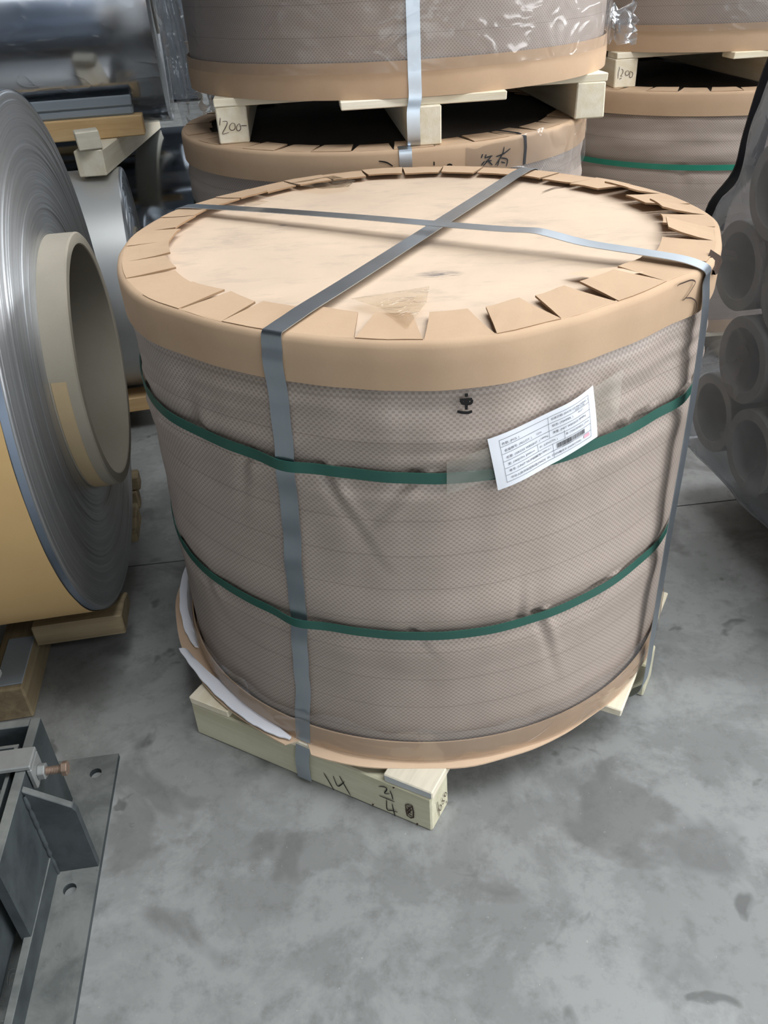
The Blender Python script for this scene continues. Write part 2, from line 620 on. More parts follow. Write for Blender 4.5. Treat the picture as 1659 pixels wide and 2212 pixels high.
def hexprism(r, h, axis='X'):
    poly = [(r * math.cos(PI / 3 * k), r * math.sin(PI / 3 * k)) for k in range(6)]
    me = prism(poly, 0, h, 0.0012)
    if axis == 'X':
        me.transform(Matrix.Rotation(PI / 2, 4, 'Y'))
    return me


def fbm(x, y, z, sc=1.0):
    return noise.fractal(Vector((x * sc, y * sc, z * sc)), 1.0, 2.0, 3)


# ------------------------------------------------------------------ the hall
FR = R_(5.05)      # the slab joints run at this angle


def build_room():
    fl = obj('floor', box(26, 26, 0.02, 0, (0, 2, -0.035)), 'subfloor')
    tag(fl, 'grey stained concrete floor with sawn joints', kind='structure')
    ca, sa = math.cos(FR), math.sin(FR)

    def w(u, v):      # slab coordinates -> world; v = 0 on the visible joint
        return (u * ca - v * sa, 1.857 + u * sa + v * ca)
    us = [-12, -4.4, 3.4, 12]
    vs = [-9.5, -3.9, 0, 4.4, 9.5]
    for i in range(3):
        for j in range(4):
            gp = 0.0025
            q = [w(us[i] + gp, vs[j] + gp), w(us[i + 1] - gp, vs[j] + gp), w(us[i + 1] - gp, vs[j + 1] - gp), w(us[i] + gp, vs[j + 1] - gp)]
            obj('slab', prism(q, -0.025, 0.0), 'concrete', fl)
    H = 6.5
    tag(obj('wall_back', box(22, 0.2, H, 0, (0, 11.6, H / 2)), 'wall'), 'grey far wall of the hall', kind='structure')
    tag(obj('wall_front', box(22, 0.2, H, 0, (0, -7.6, H / 2)), 'wall_light'), 'grey near wall of the hall', kind='structure')
    tag(obj('wall_left', box(0.2, 19.4, H, 0, (-11, 2, H / 2)), 'wall'), 'grey left wall of the hall', kind='structure')
    tag(obj('wall_right', box(0.2, 19.4, H, 0, (11, 2, H / 2)), 'wall'), 'grey right wall of the hall', kind='structure')
    tag(obj('ceiling', box(22, 19.4, 0.15, 0, (0, 2, H + 0.075)), 'roof'), 'grey sheet roof of the hall', kind='structure')
    for k, (y, x0, x1, wd) in enumerate([(-4.6, 2.5, 9, 0.7), (-0.1, -0.3, 8, 2.4), (4.6, 0.5, 9, 1.8), (8.6, -1, 9, 1.8)]):
        tag(obj('window_%d' % (k + 1), box(x1 - x0, wd, 0.03, 0, ((x0 + x1) / 2, y, H - 0.02)), 'skylight'), 'translucent roof light strip', kind='structure')
    tag(obj('panel_1', box(4.8, 0.03, 3.4, 0, (1.2, -7.47, 2.0)), 'panel'), 'unseen glowing door full of daylight behind the viewer', kind='structure')
    for k, (y0, y1) in enumerate([(-5.5, -1.5), (-0.5, 3.5), (4.5, 8.5)]):
        tag(obj('window_%d' % (k + 5), box(0.03, y1 - y0, 2.2, 0, (10.88, (y0 + y1) / 2, 3.0)), 'window'), 'tall daylight window in the right wall', kind='structure')


# ------------------------------------------------------------------ pallets
BH, ST = 0.087, 0.019     # beam height, slat thickness


def make_pallet(name, label, loc, rotz, mid, side, across, bw=0.072, short=0.39, mats=('wood', 'wood'), group=None):
    t = thing(name, label, 'pallet', loc, rotz, group)
    yy = across / 2 - bw / 2
    beams = []
    for (y, ln) in ((-yy, side), (0, mid), (yy, side)):
        b = obj('beam', box(ln, bw, BH, 0.003, jitter=0.0015), mats[0], t, (0, y, BH / 2))
        beams.append(b)
    z = BH + ST / 2
    slats = []
    for (x, ln, wd) in ((-side / 2 + 0.048, across, 0.096), (0, across, 0.1), (side / 2 - 0.048, across, 0.096), (-mid / 2 + 0.055, short, 0.085), (mid / 2 - 0.055, short, 0.085)):
        s = obj('slat', box(ln + random.uniform(-.006, .006), wd, ST, 0.002, jitter=0.0015), mats[1], t, (x, 0, z), PI / 2)
        slats.append(s)
    return t, beams, slats


# ------------------------------------------------------------------ wrapped drums
def interp_closed(tab):
    tab = sorted(tab)
    ext = [(tab[-1][0] - 360, tab[-1][1])] + tab + [(tab[0][0] + 360, tab[0][1])]

    def f(deg):
        deg = (deg + 180) % 360 - 180
        for i in range(len(ext) - 1):
            if ext[i][0] <= deg <= ext[i + 1][0]:
                u = (deg - ext[i][0]) / (ext[i + 1][0] - ext[i][0])
                u = u * u * (3 - 2 * u)
                return ext[i][1] * (1 - u) + ext[i + 1][1] * u
        return ext[0][1]
    return f


class Drum:
    """a coil stood on end, wrapped in woven fabric with cardboard edge bands; z = 0 is its underside"""

    def __init__(s, name, label, loc, R, H, rtab=None, band=0.067, ring=0.046, group=None, greens=(), nth=360, nz=120, seed=1, folds=20, lidmat='lid', tilt=None, cross=None):
        s.R, s.H, s.greens, s.tilt, s.cross = R, H, greens, tilt, cross
        s.t = thing(name, label, 'wrapped coil', loc, 0, group)
        s.ft = interp_closed(rtab) if rtab else (lambda d: R)
        rnd = random.Random(seed)
        s.rnd = rnd
        s.fold = [(rnd.uniform(-180, 180), rnd.choice(greens)[0] if greens else H * .4, rnd.uniform(0.8, 2.2), rnd.uniform(.02, .07), rnd.uniform(.003, .0085), rnd.uniform(-90, 90), rnd.choice((-1, 1))) for _ in range(folds)]
        s.seed = seed
        zb = H - band
        # woven wrap
        verts, faces, uvs = [], [], []
        z0, z1 = ring * 0.5, zb + 0.015
        for i in range(nth + 1):
            d = -180 + 360.0 * i / nth
            th = R_(d)
            for j in range(nz + 1):
                z = z0 + (z1 - z0) * j / nz
                r = s.rad(d, z) + s.wr(d, z)
                verts.append((r * math.cos(th), r * math.sin(th), z))
                uvs.append((th * R, z))
        m = nz + 1
        for i in range(nth):
            for j in range(nz):
                a = i * m + j
                faces.append((a, a + m, a + m + 1, a + 1))
        s.wrap = obj('fabric_wrap', mk(verts, faces, uvs, True), 'fabric', s.t)
        # lid sheet
        s.lidz = H - 0.007
        verts, faces = [(0, 0, s.lidz)], []
        nr = 22
        for k in range(1, nr + 1):
            for i in range(96):
                d = -180 + 360.0 * i / 96
                r = (s.ft(d) - 0.006) * k / nr
                x, y = r * math.cos(R_(d)), r * math.sin(R_(d))
                verts.append((x, y, s.lidz + 0.0022 * fbm(x, y, seed, 4.0) - 0.0022))
        for i in range(96):
            faces.append((0, 1 + i, 1 + (i + 1) % 96))
        for k in range(nr - 1):
            for i in range(96):
                a, b = 1 + k * 96 + i, 1 + k * 96 + (i + 1) % 96
                faces.append((a, a + 96, b + 96, b))
        obj('lid', mk(verts, faces, None, True), lidmat, s.t)
        # top edge band
        prof = [(0.0, zb), (0.0008, zb + band * .5), (0.0005, H - 0.010), (-0.0015, H - 0.004), (-0.006, H - 0.0008), (-0.012, H), (-0.012, H - 0.003), (-0.005, H - 0.006), (-0.003, H - 0.012), (-0.003, zb)]
        s.band = obj('edge_band', auto_smooth(recalc(lathe([(R + a, z) for a, z in prof], 144, lambda th, r, z: s.rad(math.degrees(th), z) + (r - R) + 0.0012 * math.sin(5 * th + seed), closed=True)), 50), 'card', s.t)
        # bottom edge band
        prof = [(0.003, 0.0), (0.0045, ring * .45), (0.0025, ring), (0.0, ring), (0.001, ring * .45), (0.0, 0.0)]
        obj('bottom_band', auto_smooth(recalc(lathe([(R + a, z) for a, z in prof], 144, lambda th, r, z: s.rad(math.degrees(th), z) + (r - R), closed=True)), 50), 'card', s.t)
        for (z, wd, mat) in greens:
            s.green(z, wd, mat)

    def rad(s, d, z):
        u = min(max(z / s.H, 0), 1)
        u = u * u * (3 - 2 * u)
        return s.R * (1 - u) + s.ft(d) * u

    def wr(s, d, z):
        """wrinkles of the wrap"""
        th = R_(d)
        c, sn = math.cos(th) * 2, math.sin(th) * 2
        e = -0.006
        e += 0.0034 * fbm(c, sn, z * 3 + s.seed, 1.4)
        top = s.H - 0.067
        if s.greens:
            hi = max(gz for gz, _, _ in s.greens)
            if z > hi - 0.1:
                k = min(1.0, (z - hi + 0.1) / 0.12)
                e += 0.0036 * k * noise.noise(Vector((c * 1.1, sn * 1.1, z * 46 + s.seed))) + 0.0045 * k * noise.noise(Vector((c * 2.0, sn * 2.0, z * 22 + 3 + s.seed)))
            for gz, _, _ in s.greens:
                gz2 = gz + s.gtilt(d, gz)
                q = (z - gz2)
                e -= 0.0052 * math.exp(-(q / 0.016) ** 2)
                e += 0.0034 * math.exp(-((abs(q) - 0.045) / 0.035) ** 2)
        e -= 0.005 * math.exp(-((z - top) / 0.012) ** 2)
        for (fd, fz, w, l, a, sl, sd) in s.fold:
            dz = (z - fz) * sd
            if -0.008 < dz < l * 3:
                dd = (d - fd - sl * dz + 180) % 360 - 180
                if abs(dd) < w * 4:
                    e -= a * math.exp(-(dd / w) ** 2) * math.exp(-max(dz, 0) / l)
                    e += a * .7 * math.exp(-((dd - 1.8 * w) / w) ** 2) * math.exp(-max(dz, 0) / l)
        return e

    def gtilt(s, d, z):
        return s.tilt(d, z) if s.tilt else 0.0

    def surf(s, d, z, off=0.0):
        r = s.rad(d, z) + off
        th = R_(d)
        return Vector((r * math.cos(th), r * math.sin(th), z))

    def green(s, z, wd, mat):
        pts, w = [], []
        n = 360
        prof = [(-wd / 2, 0.0), (-wd / 2, 0.0018), (wd / 2, 0.0018), (wd / 2, 0.0)]
        verts, faces = [], []
        for i in range(n):
            d = -180 + 360.0 * i / n
            zz = z + s.gtilt(d, z)
            over = 0.0105 * math.exp(-((d - s.cross(zz)) / 4.2) ** 2) if s.cross else 0.0
            for (dz, dr) in prof:
                verts.append(s.surf(d, zz + dz, dr - 0.0025 + over))
        for i in range(n):
            for k in range(4):
                a, b = i * 4, ((i + 1) % n) * 4
                faces.append((a + k, b + k, b + (k + 1) % 4, a + (k + 1) % 4))
        obj('green_strap', auto_smooth(recalc(mk(verts, faces)), 50), mat, s.t)

    def flaps(s, specs):
        """specs: (deg0, deg1, length, inner width factor, tilt in degrees)"""
        for k, (d0, d1, ln, fac, tl) in enumerate(specs):
            mid, hw = (d0 + d1) / 2, (d1 - d0) / 2
            r0 = s.ft(mid)
            zt = s.H - 0.0035 + 0.0012 * (k % 2)
            us = [0, .04, .35, .7, 1.0]
            rows = []
            j1, j2 = s.rnd.uniform(-.006, .006), s.rnd.uniform(-.006, .006)
            for u in us:
                half = hw * 0.985 * (1 + (fac - 1) * u)
                # tabs stay straight-sided: convert the hinge width to the inner radius
                row = []
                for vv in (-1, -.5, 0, .5, 1):
                    dd = mid + vv * half
                    rr = s.ft(mid + vv * hw) - 0.009
                    cut = 0.0 if u < 1 else (j1 * (1 - vv) / 2 + j2 * (1 + vv) / 2)
                    L = ln * u + cut
                    up = math.sin(R_(tl)) * L * (0.55 + .45 * u) + 0.0006 * fbm(dd, u * 3, k, .8)
                    row.append((rr - L * math.cos(R_(tl)), dd, zt + up))
                rows.append(row)
            verts, faces = [], []
            for dz in (0.0, 0.0032):
                for row in rows:
                    for (rr, dd, z) in row:
                        verts.append((rr * math.cos(R_(dd)), rr * math.sin(R_(dd)), z + dz))
            nu, nv = len(us), 5
            N = nu * nv
            for i in range(nu - 1):
                for j in range(nv - 1):
                    a = i * nv + j
                    faces.append((a, a + 1, a + nv + 1, a + nv))
                    faces.append((N + a, N + a + nv, N + a + nv + 1, N + a + 1))
            per = [j for j in range(nv)] + [i * nv + nv - 1 for i in range(1, nu)] + [(nu - 1) * nv + j for j in range(nv - 2, -1, -1)] + [i * nv for i in range(nu - 2, 0, -1)]
            for a, b in zip(per, per[1:] + per[:1]):
                faces.append((a, N + a, N + b, b))
            me = recalc(mk(verts, faces))
            me.materials.append(M['card'])
            me.materials.append(M['card_edge'])
            for f in me.polygons:
                if abs(f.normal.z) < 0.5:
                    f.material_index = 1
            obj('flap', me, None, s.band)

    def on(s, off=0.001):
        def f(q):
            d, z = q
            p = s.surf(d, z, off)
            nn = Vector((math.cos(R_(d)), math.sin(R_(d)), 0))
            return p, nn
        return f

    def film(s, z0, z1, mat='film', a0=-180, a1=180, off=0.004, amp=0.003, nd=200, nz=16, name='film_wrap', seed=0, edge=0.0):
        verts, faces = [], []
        for i in range(nd + 1):
            d = a0 + (a1 - a0) * i / nd
            for j in range(nz + 1):
                zt = z1 + edge * fbm(math.cos(R_(d)) * 3, math.sin(R_(d)) * 3, seed + 4, 1.5)
                z = z0 + (zt - z0) * j / nz
                r = s.rad(d, z) + off + amp * fbm(math.cos(R_(d)) * 5, math.sin(R_(d)) * 5, z * 16 + seed, 1.6)
                verts.append((r * math.cos(R_(d)), r * math.sin(R_(d)), z))
        for i in range(nd):
            for j in range(nz):
                a = i * (nz + 1) + j
                faces.append((a, a + nz + 1, a + nz + 2, a + 1))
        return obj(name, mk(verts, faces, None, True), mat, s.t)


def flap_ring(cuts, rnd, ln=0.075, fac=0.88, tilt=2, fn=None):
    out = []
    for a, b in zip(cuts, cuts[1:]):
        f, t, l = fac, rnd.uniform(0.3, tilt), ln + rnd.uniform(-.006, .006)
        if fn:
            l, f, t = fn((a + b) / 2, l, f, t)
        out.append((a, b, l, f, t))
    return out


# ------------------------------------------------------------------ main drum
CX, CY, ZB = 0.080, 1.524, 0.1095
HM = 0.915 - ZB
RTAB = [(-166.2, .5165), (-144.5, .5215), (-133.1, .516), (-125.1, .519), (-112, .524), (-104.4, .529), (-96, .536), (-89.2, .5405), (-82.4, .5385), (-71.4, .523), (-59.7, .5115), (-47, .509), (-36.4, .524), (-17.9, .522), (-4.8, .530), (14.7, .5225), (30, .5165), (43.5, .507), (54.6, .510), (65.2, .515), (85.4, .526), (95.8, .529), (106, .5275), (115.8, .526), (133.7, .516), (142, .521), (152.5, .527), (171.8, .5245), (-178.1, .5195)]


def build_main():
    rnd = random.Random(5)
    D = Drum('wrapped_coil', 'large coil in beige woven wrap with cardboard lid and crossed steel straps, in the foreground', (CX, CY, ZB), 0.520, HM, RTAB, 0.0665, 0.047,
             greens=((0.714 - ZB, 0.0175, 'green'), (0.4145 - ZB, 0.0165, 'green')), nth=540, nz=170, seed=3, folds=46, tilt=lambda d, z: (-0.013 * math.cos(R_(d + 10)) if z > 0.45 else 0.004 * math.cos(R_(2 * d))), cross=lambda z: -116.6 + (z - 0.3) * 6.7)
    T = D.t
    cuts = [-178.2, -167, -156.4, -145.8, -134.6, -124.3, -113, -101.6, -91.9, -81.8, -71.1, -59.6, -46.7, -34.4, -21.5, -12.4, -3.6, 5.2, 15.4, 26, 36.5, 47, 57.5, 68, 78.5, 89, 99.5, 110, 120.5, 131, 141, 150.5, 160, 171, 181.8]

    def tune(mid, l, f, t):
        if -20 < mid < 22:
            return 0.082, 0.9, 9 + 5 * math.sin(mid)
        if -113 < mid < -60:
            return 0.094, 0.70, 0.8
        if -60 < mid < -30:
            return 0.086, 0.8, 2.5
        if mid < -150 or mid > 130:
            return 0.078, 0.97, 3.0 + 2.5 * math.sin(mid * 1.3)
        if -150 < mid < -113:
            return 0.085, 0.86, 1.4
        return l, 0.93, 2.4
    D.flaps(flap_ring(cuts, rnd, 0.076, 0.88, 2, tune))
    # torn edge of the band where the right-hand strap bites in
    obj('torn_edge', recalc(strip_blob([(D.surf(dd, HM - 0.012 + 0.006 * math.sin(dd), 0.0)) for dd in (-34, -32, -30, -28.5)], 0.006)), 'hole', D.band)

    # steel strap running front to back
    def world(p):
        return (p[0] - CX, p[1] - CY, p[2] - ZB)
    a, b = Vector((-0.1335, 1.044, 0)), Vector((0.372, 1.951, 0))
    dr = (b - a).normalized()
    wv = Vector((dr.y, -dr.x, 0)) * 0.0155
    pts, wid = [], []
    dth = -114.2
    for z, dd in [(0.012, -119.3), (0.06, -119.3), (0.105, -119.2), (0.16, -118.6), (0.21, -118.1), (0.26, -117.6), (0.33, -117.0), (0.4, -116.4), (0.47, -116.0), (0.54, -115.6), (0.6, -115.2), (0.68, -114.8), (0.75, -114.4), (0.80, -114.35), (0.85, -114.3), (0.90, -114.2)]:
        rr = D.rad(dd, max(z - ZB, 0)) + (0.0025 if z > 0.16 else 0.006)
        if z < 0.1:
            rr = 0.536
        p = Vector((rr * math.cos(R_(dd)), rr * math.sin(R_(dd)), z - ZB))
        pts.append(p)
        tl = R_(dd)
        wid.append(Vector((-math.sin(tl), math.cos(tl), 0)) * 0.0155)
    ptop = [(0.0, 0.9175), (0.012, 0.9195), (0.05, 0.9205), (0.09, 0.9215), (0.2, 0.921), (0.45, 0.922), (0.7, 0.923), (0.9, 0.924), (0.97, 0.9215), (1.0, 0.913)]
    for u, z in ptop:
        q = a.lerp(b, u)
        pts.append(Vector(world((q.x, q.y, z))))
        wid.append(wv)
    for z in (0.895, 0.8, 0.6):
        pts.append(Vector(world((b.x + dr.x * 0.004, b.y + dr.y * 0.004, z))))
        wid.append(wv)
    # subdivide for smooth bends
    P, W = densify(pts, wid, 5)
    fix_sign(W)
    for q in P:
        if 0.06 < q.z < HM - 0.03 and q.y < 0:
            o_ = Vector((q.x, q.y, 0)).normalized()
            q += o_ * (0.0016 * math.sin(q.z * 34) + 0.0012 * math.sin(q.z * 75 + 1))
    obj('steel_strap', ribbon(P, W, 0.0011), 'steel', T)

    # steel strap running left to right, resting on the first one
    a, b = Vector((-0.380, 1.779, 0)), Vector((0.500, 1.207, 0))
    dr = (b - a).normalized()
    wv = Vector((-dr.y, dr.x, 0)) * -0.0155
    pts, wid = [], []
    for z in (0.6, 0.8, 0.895):
        pts.append(Vector(world((a.x - dr.x * .004, a.y - dr.y * .004, z))))
        wid.append(wv)
    for u, z in [(0, 0.914), (0.02, 0.9195), (0.06, 0.922), (0.2, 0.928), (0.4, 0.934), (0.55, 0.937), (0.68, 0.940), (0.735, 0.943), (0.765, 0.940), (0.82, 0.932), (0.9, 0.928), (0.955, 0.925), (0.985, 0.9195), (1.0, 0.911)]:
        q = a.lerp(b, u)
        pts.append(Vector(world((q.x, q.y, z))))
        wid.append(wv)
    for z, dd, off in [(0.895, -37.6, .004), (0.85, -37.7, .010), (0.75, -37.7, .014), (0.6, -37.8, .016), (0.45, -38.2, .017), (0.3, -37.6, .017), (0.18, -37.0, .017), (0.1, -36.6, .017), (0.05, -36.6, .012), (0.02, -36.6, -.01)]:
        rr = D.rad(dd, max(z - ZB, 0)) + off
        pts.append(Vector((rr * math.cos(R_(dd)), rr * math.sin(R_(dd)), z - ZB)))
        tl = R_(dd)
        wid.append(Vector((-math.sin(tl), math.cos(tl), 0)) * -0.0155)
    P, W = densify(pts, wid, 5)
    fix_sign(W)
    obj('steel_strap', ribbon(P, W, 0.0011), 'steel', T)

    # base sheet under the coil
    ft = interp_closed([(-180, .56), (-165, .562), (-150, .556), (-135, .548), (-121, .546), (-113, .5475), (-98.7, .5385), (-86.3, .538), (-76, .536), (-65, .529), (-50, .524), (-30, .524), (0, .53), (60, .53), (120, .54), (160, .55)])
    verts, faces = [], []
    n = 180
    for i in range(n):
        d = -180 + 360.0 * i / n
        ro = ft(d) + 0.0015 * math.sin(d * 0.35)
        if -120.8 < d < -116.5:
            ro = 0.526
        lift = 0.03 * math.exp(-((d + 172) / 22) ** 2)
        sag = 0.004 * math.exp(-((d + 95) / 25) ** 2)
        for (r, z) in ((0.40, -0.0025), (0.40, 0.0005), (0.515, 0.0005), (ro, 0.001 + lift - sag), (ro, -0.002 + lift - sag), (0.515, -0.0025)):
            verts.append((r * math.cos(R_(d)), r * math.sin(R_(d)), z))
    for i in range(n):
        for k in range(6):
            a_, b_ = i * 6, ((i + 1) % n) * 6
            faces.append((a_ + k, b_ + k, b_ + (k + 1) % 6, a_ + (k + 1) % 6))
    obj('base_sheet', auto_smooth(recalc(mk(verts, faces)), 40), 'card_pale', T)
    # white foam lining that has slipped out on the left
    tag(obj('foam_lining', crescent([(-157.5, .552, .568, .026), (-152, .540, .560, .020), (-145, .526, .553, .012), (-138, .5235, .549, .008), (-130, .5235, .547, .005), (-125, .525, .544, .004), (-121.5, .532, .538, .003)], 0.005), 'foam', T), 'white foam lining slipped out')
    tag(obj('foam_lining', crescent([(-193, .529, .533, .07), (-186, .527, .540, .065), (-178, .526, .549, .055), (-170, .526, .550, .04), (-163, .526, .546, .022), (-158, .528, .536, .014)], 0.005), 'foam', T), 'white foam lining slipped out')

    # stretch film round the foot
    D.film(0.004, 0.085, 'film_foot', -176, -5, 0.0075, 0.0022, 220, 14, 'film_wrap', 2, 0.02)

    # a crack in the lid near the far edge
    def lidp(q):
        return Vector((q[0] - CX, q[1] - CY, D.lidz)), Vector((0, 0, 1))
    obj('crack', strokes([LIDCRACK], lidp, 0.004, taper=0.1, lift=0.0008), 'ink_brown', T)
    # tapes on the lid
    def lidpatch(poly, mat, z, name='tape'):
        verts = [(x - CX, y - CY, z + 0.0012 * math.sin(50 * x + 31 * y)) for x, y in poly]
        c = (sum(v[0] for v in verts) / len(verts), sum(v[1] for v in verts) / len(verts), z + 0.0015)
        n = len(verts)
        obj(name, mk(verts + [c], [(i, (i + 1) % n, n) for i in range(n)]), mat, T)
    zt = HM + 0.0045
    lidpatch([(0.045, 1.030), (0.075, 1.115), (0.085, 1.185), (0.030, 1.168), (-0.03, 1.150), (0.01, 1.11)], 'tape', zt)
    lidpatch([(-0.17, 1.93), (-0.07, 1.985), (-0.02, 1.92), (-0.035, 1.87), (-0.09, 1.86), (-0.13, 1.89)], 'tape', zt - 0.003)
    lidpatch([(-0.235, 1.66), (-0.205, 1.675), (-0.19, 1.70), (-0.215, 1.72), (-0.235, 1.70)], 'tape', HM + 0.02)
    lidpatch([(0.33, 1.18), (0.40, 1.20), (0.41, 1.235), (0.35, 1.235), (0.29, 1.215)], 'card_pale', zt - 0.004, 'torn_paper')

    # paper label taped across the upper green strap
    LB = {'tl': (-83.1, 0.7712), 'tr': (-64.9, 0.810), 'br': (-62.9, 0.7237), 'bl': (-81.2, 0.6851)}

    def lab(u, v, off=0.0):
        d = (LB['bl'][0] * (1 - u) + LB['br'][0] * u) * (1 - v) + (LB['tl'][0] * (1 - u) + LB['tr'][0] * u) * v
        z = (LB['bl'][1] * (1 - u) + LB['br'][1] * u) * (1 - v) + (LB['tl'][1] * (1 - u) + LB['tr'][1] * u) * v - ZB
        o = 0.0045 + 0.003 * math.sin(PI * u) * (0.4 + 0.6 * v) + 0.0016 * math.sin(7 * u + 3 * v) + off
        return D.surf(d, z, o)
    nu, nv = 24, 12
    verts, faces = [], []
    for i in range(nu + 1):
        for j in range(nv + 1):
            verts.append(lab(i / nu, j / nv))
    for i in range(nu):
        for j in range(nv):
            a_ = i * (nv + 1) + j
            faces.append((a_, a_ + nv + 1, a_ + nv + 2, a_ + 1))
    paper = obj('paper_label', mk(verts, faces, None, True), 'paper', T)
    tag(paper, 'white printed packing label with barcode')
    label_print(paper, lab)
    # clear tape either side of the label
    def tape_patch(d0, d1, z0, z1, mat, slope=0.0):
        verts, faces = [], []
        for i in range(9):
            for j in range(9):
                u, v = i / 8, j / 8
                verts.append(D.surf(d0 + (d1 - d0) * u, z0 + (z1 - z0) * v + slope * u - ZB, 0.0032 + 0.0012 * fbm(u * 4, v * 4, d0, 1)))
        for i in range(8):
            for j in range(8):
                a_ = i * 9 + j
                faces.append((a_, a_ + 9, a_ + 10, a_ + 1))
        obj('tape', mk(verts, faces, None, True), mat, T)
    tape_patch(-64.6, -58.2, 0.735, 0.805, 'tape_hazy', 0.012)
    tape_patch(-89.0, -81.0, 0.688, 0.742, 'tape_hazy', 0.02)

    # handwriting
    def dz(pl):
        return [[(d, z - ZB) for d, z in st] for st in pl]
    wfn = D.on(-0.0005)
    write([range(6)], dz(W_CHAR), wfn, 0.0044, 'ink', T, taper=0.8, lift=0.0012)
    write([range(2)], dz(W_THREE), D.on(0.0012), 0.0022, 'ink_brown', D.band, lift=0.0016)
    return D


def strip_blob(pts, w):
    verts, faces = [], []
    for k, p in enumerate(pts):
        o = Vector((p.x, p.y, 0)).normalized()
        ww = w * (0.5 if k in (0, len(pts) - 1) else 1)
        verts += [p + o * .004 + Vector((0, 0, ww)), p + o * .007 + Vector((0, 0, -ww)), p - o * .012 + Vector((0, 0, ww * 2.4)), p - o * 0.01 - Vector((0, 0, ww))]
    for i in range(len(pts) - 1):
        a, b = 4 * i, 4 * i + 4
        for k, l in ((0, 1), (1, 3), (3, 2), (2, 0)):
            faces.append((a + k, a + l, b + l, b + k))
    return mk(verts, faces)


def densify(pts, wid, sub):
    P = catmull(pts, sub)
    W = []
    n = len(wid)
    for i in range(n - 1):
        for k in range(sub):
            W.append(Vector(wid[i]).lerp(Vector(wid[i + 1]), k / sub).normalized() * Vector(wid[i]).length)
    W.append(Vector(wid[-1]))
    return P, W


def fix_sign(W):
    for i in range(1, len(W)):
        if W[i].dot(W[i - 1]) < 0:
            W[i] = -W[i]


def crescent(rows, th):
    """rows: (deg, inner r, outer r, lift of the outer edge)"""
    R2 = []
    for (a, b) in zip(rows, rows[1:]):
        for k in range(5):
            u = k / 5
            R2.append(tuple(a[i] * (1 - u) + b[i] * u for i in range(4)))
    R2.append(rows[-1])
    verts, faces = [], []
    for k, (d, r0, r1, lf) in enumerate(R2):
        c, s = math.cos(R_(d)), math.sin(R_(d))
        jj = 0.0008 * math.sin(k * 1.7)
        for (r, z) in ((r0, 0.0015 + lf * .6), (r1 + jj, 0.0015 + lf), (r1 + jj, 0.0015 + lf + th * .6), ((r0 + r1) / 2, 0.0015 + lf * .85 + th), (r0, 0.0015 + lf * .6 + th)):
            verts.append((r * c, r * s, z))
    for k in range(len(R2) - 1):
        a, b = 5 * k, 5 * k + 5
        for i in range(5):
            faces.append((a + i, a + (i + 1) % 5, b + (i + 1) % 5, b + i))
    e = 5 * (len(R2) - 1)
    faces += [(4, 3, 2, 1, 0), (e, e + 1, e + 2, e + 3, e + 4)]
    return auto_smooth(recalc(mk(verts, faces)), 60)


